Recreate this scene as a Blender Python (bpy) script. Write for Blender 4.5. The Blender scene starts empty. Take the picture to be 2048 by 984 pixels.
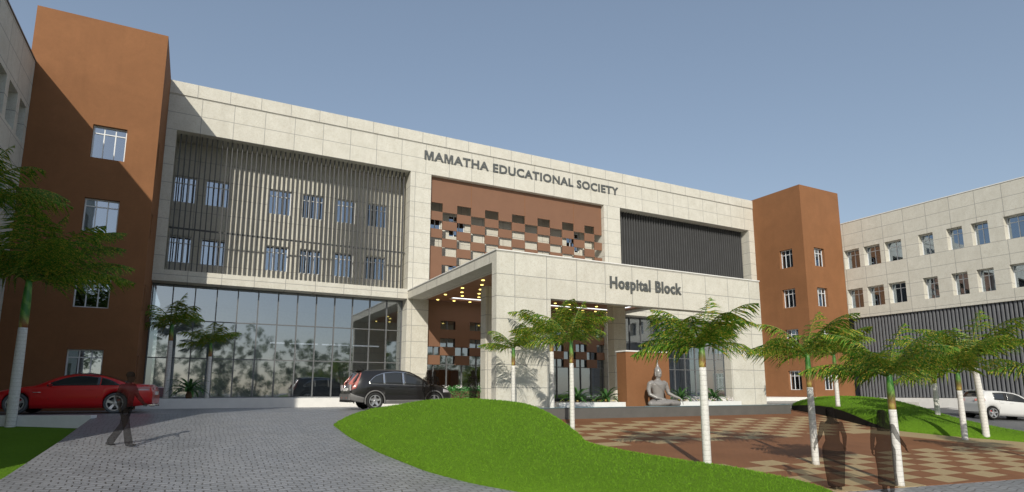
import bpy, bmesh, math, random
import numpy as np
from mathutils import Vector, Matrix
R = math.radians
random.seed(7)
sc = bpy.context.scene
COL = sc.collection

# ------------------------------------------------------------------ camera
YAW, PITCH = R(27.84), R(9.2)
cam = bpy.data.cameras.new('camera')
camo = bpy.data.objects.new('camera', cam)
COL.objects.link(camo)
fw = Vector((math.sin(YAW)*math.cos(PITCH), math.cos(YAW)*math.cos(PITCH), math.sin(PITCH)))
rt = Vector((math.cos(YAW), -math.sin(YAW), 0))
up = rt.cross(fw)
camo.matrix_world = Matrix(((rt.x, up.x, -fw.x, 0), (rt.y, up.y, -fw.y, 0), (rt.z, up.z, -fw.z, 0), (0, 0, 0, 1)))
cam.sensor_width = 36
cam.lens = 1204/2048*36
cam.shift_y = 97/2048
cam.clip_start = .1
cam.clip_end = 5000
sc.camera = camo
# ------------------------------------------------------------------ world, sun, exposure
SUN = Vector((2.35, 4.16, -2.75)).normalized()          # direction the light travels
w = bpy.data.worlds.new('World')
sc.world = w
w.use_nodes = True
nt = w.node_tree
bgn = nt.nodes['Background']
sky = nt.nodes.new('ShaderNodeTexSky')
sky.sky_type = 'NISHITA'
sky.sun_disc = False
sky.sun_elevation = math.asin(-SUN.z)
sky.sun_rotation = math.atan2(-SUN.x, -SUN.y)
sky.air_density = 1.0
sky.dust_density = 1.0
sky.ozone_density = 2.5
gm = nt.nodes.new('ShaderNodeGamma'); gm.inputs[1].default_value = .6   # evens out the haze between zenith and horizon
hs = nt.nodes.new('ShaderNodeHueSaturation'); hs.inputs['Saturation'].default_value = 1.0; hs.inputs['Value'].default_value = 1.58; hs.inputs['Hue'].default_value = .502
nt.links.new(sky.outputs[0], gm.inputs[0])
nt.links.new(gm.outputs[0], hs.inputs['Color'])
nt.links.new(hs.outputs[0], bgn.inputs[0])
bgn.inputs[1].default_value = .14
sl = bpy.data.lights.new('sun', 'SUN')
sl.energy = 3.9
sl.angle = R(.5)
sl.color = (1, .94, .82)
so = bpy.data.objects.new('sun', sl)
COL.objects.link(so)
so.rotation_euler = SUN.to_track_quat('-Z', 'Y').to_euler()
so.location = (-40, -60, 60)
sc.view_settings.view_transform = 'Standard'
sc.view_settings.look = 'None'
sc.view_settings.exposure = 0.0
sc.view_settings.gamma = 1
sc.view_settings.use_curve_mapping = False

# ------------------------------------------------------------------ materials
def newmat(name):
    m = bpy.data.materials.new(name)
    m.use_nodes = True
    t = m.node_tree
    return m, t, t.nodes['Principled BSDF']
def N(t, kind, **kw):
    n = t.nodes.new(kind)
    for k, v in kw.items():
        if k in ('ins',):
            for i, x in v.items(): n.inputs[i].default_value = x
        else: setattr(n, k, v)
    return n
def L(t, a, b): t.links.new(a, b)
def math_(t, op, a, b=None, c=None):
    n = t.nodes.new('ShaderNodeMath'); n.operation = op
    for i, x in enumerate((a, b, c)):
        if x is None: continue
        if isinstance(x, (int, float)): n.inputs[i].default_value = x
        else: L(t, x, n.inputs[i])
    return n.outputs[0]
def mixc(t, f, a, b, mode='MIX'):
    n = t.nodes.new('ShaderNodeMix'); n.data_type = 'RGBA'; n.blend_type = mode
    for i, x in ((0, f), (6, a), (7, b)):
        if isinstance(x, (int, float)): n.inputs[i].default_value = x
        elif isinstance(x, tuple): n.inputs[i].default_value = (*x, 1) if len(x) == 3 else x
        else: L(t, x, n.inputs[i])
    return n.outputs[2]
def noise(t, scale, detail=4, rough=.6, vec=None, dist=0):
    n = t.nodes.new('ShaderNodeTexNoise')
    n.inputs['Scale'].default_value = scale; n.inputs['Detail'].default_value = detail
    n.inputs['Roughness'].default_value = rough; n.inputs['Distortion'].default_value = dist
    if vec is not None: L(t, vec, n.inputs['Vector'])
    return n.outputs[0]
def ramp(t, f, p0, p1, a=(0, 0, 0), b=(1, 1, 1)):
    n = t.nodes.new('ShaderNodeMapRange')
    n.inputs[1].default_value = p0; n.inputs[2].default_value = p1
    L(t, f, n.inputs[0])
    return n.outputs[0]
def bump(t, h, bs, strength=.3, dist=.02):
    n = t.nodes.new('ShaderNodeBump'); n.inputs['Strength'].default_value = strength
    n.inputs['Distance'].default_value = dist
    L(t, h, n.inputs['Height']); L(t, n.outputs[0], bs.inputs['Normal'])
def simple(name, col, rough=.6, metal=0, var=.12, scale=6, coat=0, bmp=0, spec=.5):
    m, t, b = newmat(name)
    g = N(t, 'ShaderNodeNewGeometry').outputs['Position']
    n = noise(t, scale, 5, .65, g)
    c = mixc(t, ramp(t, n, .3, .7), tuple(x*(1-var) for x in col), tuple(min(1, x*(1+var)) for x in col))
    L(t, c, b.inputs['Base Color'])
    b.inputs['Roughness'].default_value = rough
    b.inputs['Metallic'].default_value = metal
    b.inputs['Coat Weight'].default_value = coat
    b.inputs['Specular IOR Level'].default_value = spec
    if bmp: bump(t, noise(t, scale*6, 4, .6, g), b, bmp, .01)
    return m
def stone(name, u0, pu, z0, pz, cols=((.56, .545, .48), (.67, .655, .59)), lw=.013):
    """limestone cladding cut into panels; joints follow world position"""
    m, t, b = newmat(name)
    ge = N(t, 'ShaderNodeNewGeometry')
    p = N(t, 'ShaderNodeSeparateXYZ'); L(t, ge.outputs['Position'], p.inputs[0])
    nn = N(t, 'ShaderNodeSeparateXYZ'); L(t, ge.outputs['True Normal'], nn.inputs[0])
    fx = math_(t, 'GREATER_THAN', math_(t, 'ABSOLUTE', nn.outputs[0]), .5)
    u = math_(t, 'ADD', math_(t, 'MULTIPLY', p.outputs[0], math_(t, 'SUBTRACT', 1, fx)), math_(t, 'MULTIPLY', p.outputs[1], fx))
    def line(c, o, pitch, wd):
        s = math_(t, 'DIVIDE', math_(t, 'SUBTRACT', c, o), pitch)
        d = math_(t, 'MULTIPLY', math_(t, 'ABSOLUTE', math_(t, 'SUBTRACT', s, math_(t, 'ROUND', s))), pitch)
        return math_(t, 'LESS_THAN', d, wd), math_(t, 'FLOOR', s)
    l1, iu = line(u, u0, pu, lw)
    l2, iz = line(p.outputs[2], z0, pz, lw)
    flat = math_(t, 'LESS_THAN', math_(t, 'ABSOLUTE', nn.outputs[2]), .5)
    ln = math_(t, 'MAXIMUM', l1, math_(t, 'MULTIPLY', l2, flat))
    cv = N(t, 'ShaderNodeCombineXYZ'); L(t, iu, cv.inputs[0]); L(t, iz, cv.inputs[1])
    wn = N(t, 'ShaderNodeTexWhiteNoise'); wn.noise_dimensions = '2D'; L(t, cv.outputs[0], wn.inputs['Vector'])
    ofs = N(t, 'ShaderNodeVectorMath'); ofs.operation = 'MULTIPLY_ADD'
    L(t, wn.outputs['Color'], ofs.inputs[0]); ofs.inputs[1].default_value = (9, 9, 9); L(t, ge.outputs['Position'], ofs.inputs[2])
    n1 = noise(t, 1.4, 6, .7, ofs.outputs[0], .6)
    n2 = noise(t, 11, 5, .75, ofs.outputs[0])
    n3 = noise(t, 34, 3, .7, ofs.outputs[0])
    c = mixc(t, ramp(t, n1, .3, .72), cols[0], cols[1])
    c = mixc(t, math_(t, 'MULTIPLY', ramp(t, n2, .50, .72), .42), c, (.42, .36, .25))
    c = mixc(t, math_(t, 'MULTIPLY', ramp(t, n3, .53, .68), .50), c, (.30, .25, .17))
    c = mixc(t, math_(t, 'MULTIPLY', wn.outputs['Value'], .12), c, (.44, .41, .35))
    # rain streaks and grime
    sc_ = N(t, 'ShaderNodeVectorMath'); sc_.operation = 'MULTIPLY'; L(t, ge.outputs['Position'], sc_.inputs[0]); sc_.inputs[1].default_value = (3, 3, .25)
    n4 = noise(t, 1.0, 4, .6, sc_.outputs[0])
    c = mixc(t, math_(t, 'MULTIPLY', ramp(t, n4, .5, .8), .22), c, (.34, .31, .26))
    c = mixc(t, ln, c, (.27, .265, .25))
    L(t, c, b.inputs['Base Color'])
    b.inputs['Roughness'].default_value = .75
    b.inputs['Specular IOR Level'].default_value = .3
    h = math_(t, 'SUBTRACT', math_(t, 'MULTIPLY', n3, .25), math_(t, 'MULTIPLY', ln, 1.0))
    bump(t, h, b, .35, .012)
    return m
M = {}
M['stone'] = stone('limestone_cladding', .99, 1.51, 12.97, .92)
M['stone_cap'] = stone('limestone_parapet', .74, 1.51, 14.86, 3)
M['stone_p1'] = stone('limestone_pillar', 10.92, 14.08, 12.97, .92)
M['stone_c'] = stone('limestone_canopy', 11.50, 1.53, 3.85, .92)
M['stone_w'] = stone('limestone_wing', 20.89, 1.51, 12.12, .91)
M['stone_k'] = simple('pale_kerb_stone', (.74, .73, .70), .7, var=.06, scale=2)
M['white'] = simple('white_painted_metal', (.72, .73, .74), .4, var=.04)
def stucco(name, c):
    m, t, b = newmat(name)
    g = N(t, 'ShaderNodeNewGeometry').outputs['Position']
    n1 = noise(t, .7, 6, .7, g, .5); n2 = noise(t, 9, 6, .7, g); n3 = noise(t, 60, 3, .6, g)
    a = mixc(t, ramp(t, n1, .3, .7), tuple(x*.86 for x in c), tuple(x*1.08 for x in c))
    a = mixc(t, math_(t, 'MULTIPLY', ramp(t, n2, .4, .8), .35), a, tuple(x*.72 for x in c))
    a = mixc(t, math_(t, 'MULTIPLY', ramp(t, n3, .4, .7), .2), a, tuple(x*1.25 for x in c))
    s = N(t, 'ShaderNodeVectorMath'); s.operation = 'MULTIPLY'; L(t, g, s.inputs[0]); s.inputs[1].default_value = (2.5, 2.5, .2)
    a = mixc(t, math_(t, 'MULTIPLY', ramp(t, noise(t, 1, 4, .6, s.outputs[0]), .5, .8), .2), a, tuple(x*.6 for x in c))
    L(t, a, b.inputs['Base Color']); b.inputs['Roughness'].default_value = .85
    b.inputs['Specular IOR Level'].default_value = .25
    bump(t, n3, b, .4, .01)
    return m
M['brown'] = stucco('terracotta_render', (.245, .112, .050))
M['panel'] = simple('terracotta_panel', (.195, .098, .056), .6, var=.05, scale=1.2)
M['grey'] = simple('grey_metal', (.14, .145, .15), .45, .2, var=.08)
M['louvre'] = simple('louvre_grey', (.092, .094, .096), .85, .0, var=.06, scale=1.5)
M['louvre_dark'] = simple('louvre_charcoal', (.070, .072, .075), .85, .0, var=.1, scale=1.5)
M['darkwall'] = simple('grey_wall', (.20, .205, .215), .8, var=.1, scale=1)
M['letter'] = simple('dark_grey_letters', (.12, .125, .12), .4, .3)
M['conc'] = simple('concrete', (.40, .39, .36), .8, var=.1, scale=3)
M['interior'] = simple('interior_grey', (.46, .48, .50), .9)
M['inside_white'] = simple('interior_white', (.75, .76, .78), .7)
def wood():
    m, t, b = newmat('walnut_ceiling_boards')
    g = N(t, 'ShaderNodeNewGeometry').outputs['Position']
    p = N(t, 'ShaderNodeSeparateXYZ'); L(t, g, p.inputs[0])
    s = math_(t, 'DIVIDE', p.outputs[1], .18)
    ln = math_(t, 'LESS_THAN', math_(t, 'FRACT', s), .06)
    sv = N(t, 'ShaderNodeVectorMath'); sv.operation = 'MULTIPLY'; L(t, g, sv.inputs[0]); sv.inputs[1].default_value = (1.2, 18, 1)
    n = noise(t, 1, 5, .65, sv.outputs[0])
    c = mixc(t, ramp(t, n, .3, .7), (.26, .12, .06), (.42, .21, .11))
    L(t, mixc(t, ln, c, (.03, .014, .008)), b.inputs['Base Color'])
    b.inputs['Roughness'].default_value = .45
    return m
M['wood'] = wood()
def glass(name, tint, refl, rough=.03, tr=(.55, .60, .62)):
    m = bpy.data.materials.new(name); m.use_nodes = True; t = m.node_tree
    t.nodes.remove(t.nodes['Principled BSDF'])
    out = t.nodes['Material Output']
    g = N(t, 'ShaderNodeBsdfGlossy'); g.inputs[0].default_value = (*tint, 1); g.inputs['Roughness'].default_value = rough
    ge = N(t, 'ShaderNodeNewGeometry').outputs['Position']
    bn = N(t, 'ShaderNodeBump'); bn.inputs['Strength'].default_value = .03; bn.inputs['Distance'].default_value = .05
    L(t, noise(t, .9, 2, .5, ge), bn.inputs['Height']); L(t, bn.outputs[0], g.inputs['Normal'])
    x = N(t, 'ShaderNodeBsdfTransparent'); x.inputs[0].default_value = (*tr, 1)
    mx = N(t, 'ShaderNodeMixShader')
    lw = N(t, 'ShaderNodeLayerWeight'); lw.inputs[0].default_value = .35
    L(t, math_(t, 'ADD', math_(t, 'MULTIPLY', lw.outputs['Fresnel'], .5), refl), mx.inputs[0])
    L(t, x.outputs[0], mx.inputs[1]); L(t, g.outputs[0], mx.inputs[2]); L(t, mx.outputs[0], out.inputs[0])
    return m
M['glass'] = glass('curtain_wall_glass', (.68, .73, .78), .46)
M['wglass'] = glass('window_glass', (.50, .58, .68), .55, .02)
M['carglass'] = simple('dark_car_glass', (.03, .033, .036), .06, var=0, coat=.5)
def grass(name='lawn_grass'):
    m, t, b = newmat(name)
    g = N(t, 'ShaderNodeNewGeometry').outputs['Position']
    n1 = noise(t, .8, 4, .6, g); n2 = noise(t, 14, 5, .7, g); n3 = noise(t, 70, 3, .7, g)
    c = mixc(t, ramp(t, n1, .3, .7), (.11, .225, .016), (.145, .28, .024))
    c = mixc(t, ramp(t, n2, .35, .75), c, (.17, .33, .02))
    c = mixc(t, math_(t, 'MULTIPLY', ramp(t, n3, .42, .6), .35), c, (.055, .13, .008))
    L(t, c, b.inputs['Base Color']); b.inputs['Roughness'].default_value = .9
    b.inputs['Specular IOR Level'].default_value = .1
    bump(t, math_(t, 'ADD', n3, n2), b, .9, .05)
    return m
M['grass'] = grass()
def blade():
    m, t, b = newmat('grass_blades')
    g = N(t, 'ShaderNodeNewGeometry').outputs['Position']
    n2 = noise(t, 9, 4, .7, g)
    L(t, mixc(t, ramp(t, n2, .3, .7), (.095, .22, .010), (.165, .33, .018)), b.inputs['Base Color'])
    b.inputs['Roughness'].default_value = .7
    b.inputs['Specular IOR Level'].default_value = .15
    return m
M['blade'] = blade()
def pavers():
    m, t, b = newmat('grey_block_pavers')
    g = N(t, 'ShaderNodeNewGeometry').outputs['Position']
    p = N(t, 'ShaderNodeSeparateXYZ'); L(t, g, p.inputs[0])
    # curved rows (fan pattern): rows bend gently across the drive
    yy = math_(t, 'ADD', p.outputs[1], math_(t, 'MULTIPLY', math_(t, 'SINE', math_(t, 'MULTIPLY', p.outputs[0], 6.5)), .045))
    yy = math_(t, 'ADD', yy, math_(t, 'MULTIPLY', noise(t, 1.3, 2, .5, g), .22))
    xx = math_(t, 'ADD', p.outputs[0], math_(t, 'MULTIPLY', noise(t, .9, 2, .5, g), .30))
    cv = N(t, 'ShaderNodeCombineXYZ'); L(t, xx, cv.inputs[0]); L(t, yy, cv.inputs[1])
    br = N(t, 'ShaderNodeTexBrick'); L(t, cv.outputs[0], br.inputs['Vector'])
    br.offset = .5
    for k, v in {'Scale': 1.0, 'Mortar Size': .014, 'Mortar Smooth': .3, 'Brick Width': .235, 'Row Height': .155, 'Bias': 0}.items(): br.inputs[k].default_value = v
    br.inputs['Color1'].default_value = (.22, .23, .25, 1); br.inputs['Color2'].default_value = (.31, .32, .345, 1); br.inputs['Mortar'].default_value = (.045, .040, .036, 1)
    n1 = noise(t, .5, 5, .65, g); n2 = noise(t, 30, 4, .7, g)
    c = mixc(t, math_(t, 'MULTIPLY', ramp(t, n1, .3, .75), .4), br.outputs['Color'], (.31, .31, .31))
    c = mixc(t, math_(t, 'MULTIPLY', ramp(t, n2, .4, .7), .4), c, (.14, .14, .15))
    c = mixc(t, math_(t, 'MULTIPLY', ramp(t, noise(t, .23, 5, .7, g, 1.2), .5, .7), .30), c, (.10, .10, .105))
    L(t, c, b.inputs['Base Color'])
    L(t, math_(t, 'ADD', math_(t, 'MULTIPLY', n1, .3), .22), b.inputs['Roughness'])
    h = math_(t, 'SUBTRACT', math_(t, 'MULTIPLY', n2, .2), br.outputs['Fac'])
    bump(t, h, b, .5, .012)
    return m
M['pavers'] = pavers()
def asphalt():
    m, t, b = newmat('asphalt')
    g = N(t, 'ShaderNodeNewGeometry').outputs['Position']
    n1 = noise(t, .4, 5, .6, g); n2 = noise(t, 45, 3, .8, g)
    c = mixc(t, ramp(t, n1, .3, .7), (.085, .09, .097), (.12, .125, .13))
    c = mixc(t, math_(t, 'MULTIPLY', ramp(t, n2, .45, .7), .5), c, (.19, .19, .19))
    L(t, c, b.inputs['Base Color']); b.inputs['Roughness'].default_value = .55
    bump(t, n2, b, .4, .01)
    return m
M['asphalt'] = asphalt()
def plaza():
    m, t, b = newmat('red_and_tan_paving')
    g = N(t, 'ShaderNodeNewGeometry').outputs['Position']
    p = N(t, 'ShaderNodeSeparateXYZ'); L(t, g, p.inputs[0])
    def chk(x0, px, y0, py, ya, yb):
        i = math_(t, 'FLOOR', math_(t, 'DIVIDE', math_(t, 'SUBTRACT', p.outputs[0], x0), px))
        j = math_(t, 'FLOOR', math_(t, 'DIVIDE', math_(t, 'SUBTRACT', p.outputs[1], y0), py))
        e = math_(t, 'COMPARE', math_(t, 'FRACT', math_(t, 'MULTIPLY', math_(t, 'ADD', math_(t, 'ADD', i, j), 200), .5)), 0, .1)
        r = math_(t, 'MULTIPLY', math_(t, 'GREATER_THAN', p.outputs[1], ya), math_(t, 'LESS_THAN', p.outputs[1], yb))
        return math_(t, 'MULTIPLY', e, r)
    k = math_(t, 'MAXIMUM', chk(15.17, .877, 7.79, .5385, 7.79, 11.02), chk(12.15, .918, 13.94, .58, 13.94, 18.58))
    # tan margin along the planting edge on the right
    mg = math_(t, 'GREATER_THAN', math_(t, 'ADD', p.outputs[0], math_(t, 'MULTIPLY', p.outputs[1], .52)), 29.45)
    mg2 = math_(t, 'MULTIPLY', mg, math_(t, 'LESS_THAN', p.outputs[1], 14.6))
    k = math_(t, 'MAXIMUM', k, mg2)
    n1 = noise(t, .9, 5, .6, g); n2 = noise(t, 40, 4, .75, g)
    red = mixc(t, ramp(t, n1, .3, .7), (.185, .080, .034), (.240, .106, .047))
    tan = mixc(t, ramp(t, n2, .35, .65), (.32, .235, .120), (.44, .34, .195))
    c = mixc(t, k, red, tan)
    # small brick joints
    br = N(t, 'ShaderNodeTexBrick'); L(t, g, br.inputs['Vector'])
    for kk, v in {'Scale': 1.0, 'Mortar Size': .006, 'Brick Width': .22, 'Row Height': .11}.items(): br.inputs[kk].default_value = v
    c = mixc(t, math_(t, 'MULTIPLY', br.outputs['Fac'], .35), c, (.07, .04, .03))
    c = mixc(t, math_(t, 'MULTIPLY', ramp(t, n2, .5, .8), .25), c, (.10, .06, .04))
    L(t, c, b.inputs['Base Color']); b.inputs['Roughness'].default_value = .7
    b.inputs['Specular IOR Level'].default_value = .3
    bump(t, n2, b, .25, .008)
    return m
M['plaza'] = plaza()
M['tan'] = simple('tan_paving', (.42, .33, .19), .8, var=.15, scale=30)
M['edge_shade'] = simple('painted_edge_shade', (.012, .010, .008), .95, var=.3, scale=10)  # near-black colour standing in for the shade under the far mound's edge
M['pool'] = simple('dark_pool_stone', (.115, .112, .105), .35, var=.1, scale=2)
M['water'] = simple('pool_water', (.02, .12, .17), .05, var=.1, scale=2, coat=.3)
M['statue'] = simple('grey_polished_stone', (.235, .225, .215), .3, var=.08, scale=5, coat=.15)
def leafmat(name, a, b_, c_, thr=(.5, .62), rough=.5, sc_=3.0):
    m = bpy.data.materials.new(name); m.use_nodes = True; t = m.node_tree
    b = t.nodes['Principled BSDF']; out = t.nodes['Material Output']
    g = N(t, 'ShaderNodeNewGeometry').outputs['Position']
    n1 = noise(t, sc_, 3, .7, g); n2 = noise(t, sc_*4, 3, .8, g)
    c = mixc(t, ramp(t, n1, .35, .65), a, b_)
    c = mixc(t, ramp(t, n2, *thr), c, c_)
    L(t, c, b.inputs['Base Color']); b.inputs['Roughness'].default_value = rough
    b.inputs['Specular IOR Level'].default_value = .25
    tr = N(t, 'ShaderNodeBsdfTranslucent'); L(t, c, tr.inputs[0])
    mx = N(t, 'ShaderNodeMixShader'); mx.inputs[0].default_value = .55 if name == 'tree_leaf' else .3
    L(t, b.outputs[0], mx.inputs[1]); L(t, tr.outputs[0], mx.inputs[2]); L(t, mx.outputs[0], out.inputs[0])
    return m
M['frond'] = leafmat('palm_frond_leaf', (.035, .13, .010), (.11, .25, .020), (.64, .43, .07), (.51, .65), .45, 4.5)
M['agave'] = leafmat('broad_leaf', (.04, .12, .035), (.09, .21, .06), (.16, .27, .09), (.55, .7), .35)
M['hedge'] = leafmat('hedge_leaf', (.05, .22, .05), (.09, .34, .08), (.15, .42, .12))
M['tree'] = leafmat('tree_leaf', (.16, .21, .12), (.21, .26, .16), (.32, .31, .20), (.55, .7))
M['petal'] = simple('white_petals', (.85, .80, .80), .7, var=.03)
M['yellow'] = simple('yellow_petals', (.75, .62, .12), .7, var=.1)
M['bark'] = simple('brown_bark', (.13, .08, .045), .9, var=.3, scale=12, bmp=.5)
def trunkm():
    m, t, b = newmat('whitewashed_palm_trunk')
    co = N(t, 'ShaderNodeTexCoord').outputs['Object']
    p = N(t, 'ShaderNodeSeparateXYZ'); L(t, co, p.inputs[0])
    n = noise(t, 5, 4, .7, co); n2 = noise(t, 22, 4, .7, co)
    s = math_(t, 'FRACT', math_(t, 'ADD', math_(t, 'DIVIDE', p.outputs[2], .115), math_(t, 'MULTIPLY', n, .25)))
    ln = math_(t, 'LESS_THAN', s, .10)
    c = mixc(t, ramp(t, n2, .35, .7), (.60, .585, .555), (.74, .73, .70))
    c = mixc(t, math_(t, 'MULTIPLY', ramp(t, n, .55, .75), .45), c, (.38, .35, .30))
    c = mixc(t, math_(t, 'MULTIPLY', ln, .5), c, (.36, .34, .31))
    L(t, c, b.inputs['Base Color']); b.inputs['Roughness'].default_value = .8
    bump(t, math_(t, 'SUBTRACT', n2, ln), b, .5, .01)
    return m
M['trunk'] = trunkm()
def shaftm():
    m, t, b = newmat('green_crownshaft')
    co = N(t, 'ShaderNodeTexCoord').outputs['Object']
    p = N(t, 'ShaderNodeSeparateXYZ'); L(t, co, p.inputs[0])
    sx = math_(t, 'ADD', math_(t, 'MULTIPLY', p.outputs[2], 14), math_(t, 'MULTIPLY', p.outputs[0], 22))
    n = noise(t, 6, 3, .6, co)
    st = ramp(t, math_(t, 'SINE', math_(t, 'ADD', sx, math_(t, 'MULTIPLY', n, 5))), -.3, .8)
    hz = ramp(t, p.outputs[2], .05, .42)
    low = mixc(t, st, (.30, .12, .05), (.42, .33, .09))
    hi = mixc(t, st, (.035, .15, .02), (.10, .24, .04))
    L(t, mixc(t, hz, low, hi), b.inputs['Base Color']); b.inputs['Roughness'].default_value = .4
    return m
M['shaft'] = shaftm()
def emit(name, c, s):
    m, t, b = newmat(name)
    b.inputs['Base Color'].default_value = (*c, 1)
    b.inputs['Emission Color'].default_value = (*c, 1); b.inputs['Emission Strength'].default_value = s
    return m
M['lamp'] = emit('warm_downlight', (1, .80, .22), 3.0)
M['strip'] = emit('white_light_strip', (.95, .97, 1), 1.8)
def ghost():
    m = bpy.data.materials.new('translucent_dark_figure'); m.use_nodes = True; t = m.node_tree
    b = t.nodes['Principled BSDF']; out = t.nodes['Material Output']
    b.inputs['Base Color'].default_value = (.012, .010, .009, 1); b.inputs['Roughness'].default_value = .95
    b.inputs['Specular IOR Level'].default_value = .05
    x = N(t, 'ShaderNodeBsdfTransparent')
    mx = N(t, 'ShaderNodeMixShader'); mx.inputs[0].default_value = .47
    L(t, x.outputs[0], mx.inputs[1]); L(t, b.outputs[0], mx.inputs[2]); L(t, mx.outputs[0], out.inputs[0])
    return m
M['ghost'] = ghost()
def paint(name, c, coat=.6, rough=.3, metal=0):
    m = simple(name, c, rough, metal, var=.03, scale=1, coat=coat); return m
M['red'] = paint('red_car_paint', (.60, .004, .006))
M['black'] = paint('black_car_paint', (.014, .013, .013))
M['cwhite'] = paint('white_car_paint', (.62, .62, .61))
M['tyre'] = simple('rubber', (.018, .018, .018), .85)
M['tyre_grey'] = simple('dusty_rubber', (.10, .11, .115), .85)
M['rim'] = simple('alloy', (.50, .50, .51), .3, .7, var=.05)
M['chrome'] = simple('chrome', (.62, .62, .62), .18, .9, var=.02)
M['plastic'] = simple('grey_plastic', (.15, .147, .145), .55)
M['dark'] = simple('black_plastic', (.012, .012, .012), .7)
M['tail'] = simple('red_lens', (.45, .16, .14), .15, coat=.5, var=.1)
M['lens'] = simple('clear_lens', (.42, .40, .42), .12, coat=.6)
M['plate'] = simple('number_plate', (.7, .7, .68), .5)

# ------------------------------------------------------------------ mesh helpers
class MB:
    def __init__(s): s.v = []; s.f = []
    def add(s, vs, fs):
        o = len(s.v); s.v += [tuple(p) for p in vs]; s.f += [tuple(i+o for i in f) for f in fs]; return s
    def box(s, x0, x1, y0, y1, z0, z1):
        vs = [(x, y, z) for x in (x0, x1) for y in (y0, y1) for z in (z0, z1)]
        return s.add(vs, [(0, 1, 3, 2), (4, 6, 7, 5), (0, 4, 5, 1), (2, 3, 7, 6), (0, 2, 6, 4), (1, 5, 7, 3)])
    def tube(s, path, rad, seg=10, flat=(1, 1), cap=True):
        P = [Vector(p) for p in path]; n = len(P)
        if not hasattr(rad, '__len__'): rad = [rad]*n
        o = len(s.v); ref = None
        pts = list(P); rr = list(rad); tang = []
        for i in range(n):
            a = P[max(0, i-1)]; b = P[min(n-1, i+1)]; tang.append((b-a).normalized())
        if cap:
            for k, (q, r) in enumerate(((.5, .86), (.9, .45))):
                pts.insert(0, P[0]-tang[0]*rad[0]*q); rr.insert(0, rad[0]*r)
                pts.append(P[-1]+tang[-1]*rad[-1]*q); rr.append(rad[-1]*r)
            tang = [tang[0]]*2+tang+[tang[-1]]*2
        for p, r, t in zip(pts, rr, tang):
            if ref is None:
                ref = Vector((0, 0, 1)) if abs(t.z) < .8 else Vector((1, 0, 0))
            u = (ref-t*ref.dot(t)).normalized(); vv = t.cross(u); ref = u
            for k in range(seg):
                a = 2*math.pi*k/seg
                s.v.append(tuple(p+u*math.cos(a)*r*flat[0]+vv*math.sin(a)*r*flat[1]))
        m = len(pts)
        for i in range(m-1):
            for k in range(seg):
                s.f.append((o+i*seg+k, o+i*seg+(k+1) % seg, o+(i+1)*seg+(k+1) % seg, o+(i+1)*seg+k))
        s.f.append(tuple(o+k for k in range(seg))[::-1]); s.f.append(tuple(o+(m-1)*seg+k for k in range(seg)))
        return s
    def lathe(s, prof, seg=24, axis='z', c=(0, 0, 0), sx=1, sy=1):
        o = len(s.v); n = len(prof)
        for r, h in prof:
            for k in range(seg):
                a = 2*math.pi*k/seg; x, y = r*math.cos(a)*sx, r*math.sin(a)*sy
                p = (x, y, h) if axis == 'z' else (x, h, y)
                s.v.append((p[0]+c[0], p[1]+c[1], p[2]+c[2]))
        for i in range(n-1):
            for k in range(seg):
                s.f.append((o+i*seg+k, o+i*seg+(k+1) % seg, o+(i+1)*seg+(k+1) % seg, o+(i+1)*seg+k))
        s.f.append(tuple(o+k for k in range(seg))[::-1]); s.f.append(tuple(o+(n-1)*seg+k for k in range(seg)))
        return s
    def gridwall(s, axis, U, Z, solid, d0, d1):
        """closed slab in the plane (u,z), cells where solid(i,j); axis 'x': u=x, depth=y ; 'y': u=y, depth=x"""
        nu, nz = len(U)-1, len(Z)-1
        S = [[bool(solid(i, j)) for j in range(nz)] for i in range(nu)]
        g = lambda i, j: 0 <= i < nu and 0 <= j < nz and S[i][j]
        P = (lambda u, d, z: (u, d, z)) if axis == 'x' else (lambda u, d, z: (d, u, z))
        for i in range(nu):
            for j in range(nz):
                if not S[i][j]: continue
                u0, u1, z0, z1 = U[i], U[i+1], Z[j], Z[j+1]
                q = [[P(u0, d0, z0), P(u1, d0, z0), P(u1, d0, z1), P(u0, d0, z1)], [P(u0, d1, z0), P(u0, d1, z1), P(u1, d1, z1), P(u1, d1, z0)]]
                if not g(i-1, j): q.append([P(u0, d0, z0), P(u0, d0, z1), P(u0, d1, z1), P(u0, d1, z0)])
                if not g(i+1, j): q.append([P(u1, d0, z0), P(u1, d1, z0), P(u1, d1, z1), P(u1, d0, z1)])
                if not g(i, j-1): q.append([P(u0, d0, z0), P(u0, d1, z0), P(u1, d1, z0), P(u1, d0, z0)])
                if not g(i, j+1): q.append([P(u0, d0, z1), P(u1, d0, z1), P(u1, d1, z1), P(u0, d1, z1)])
                for f in q: s.add(f, [(0, 1, 2, 3)])
        return s
    def holes(s, axis, u0, u1, z0, z1, H, d0, d1):
        U = sorted({round(x, 4) for x in [u0, u1]+[a for h in H for a in h[:2]] if u0-1e-6 <= x <= u1+1e-6})
        Z = sorted({round(x, 4) for x in [z0, z1]+[a for h in H for a in h[2:]] if z0-1e-6 <= x <= z1+1e-6})
        def sol(i, j):
            u = (U[i]+U[i+1])/2; z = (Z[j]+Z[j+1])/2
            return not any(h[0] < u < h[1] and h[2] < z < h[3] for h in H)
        return s.gridwall(axis, U, Z, sol, d0, d1)
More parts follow.
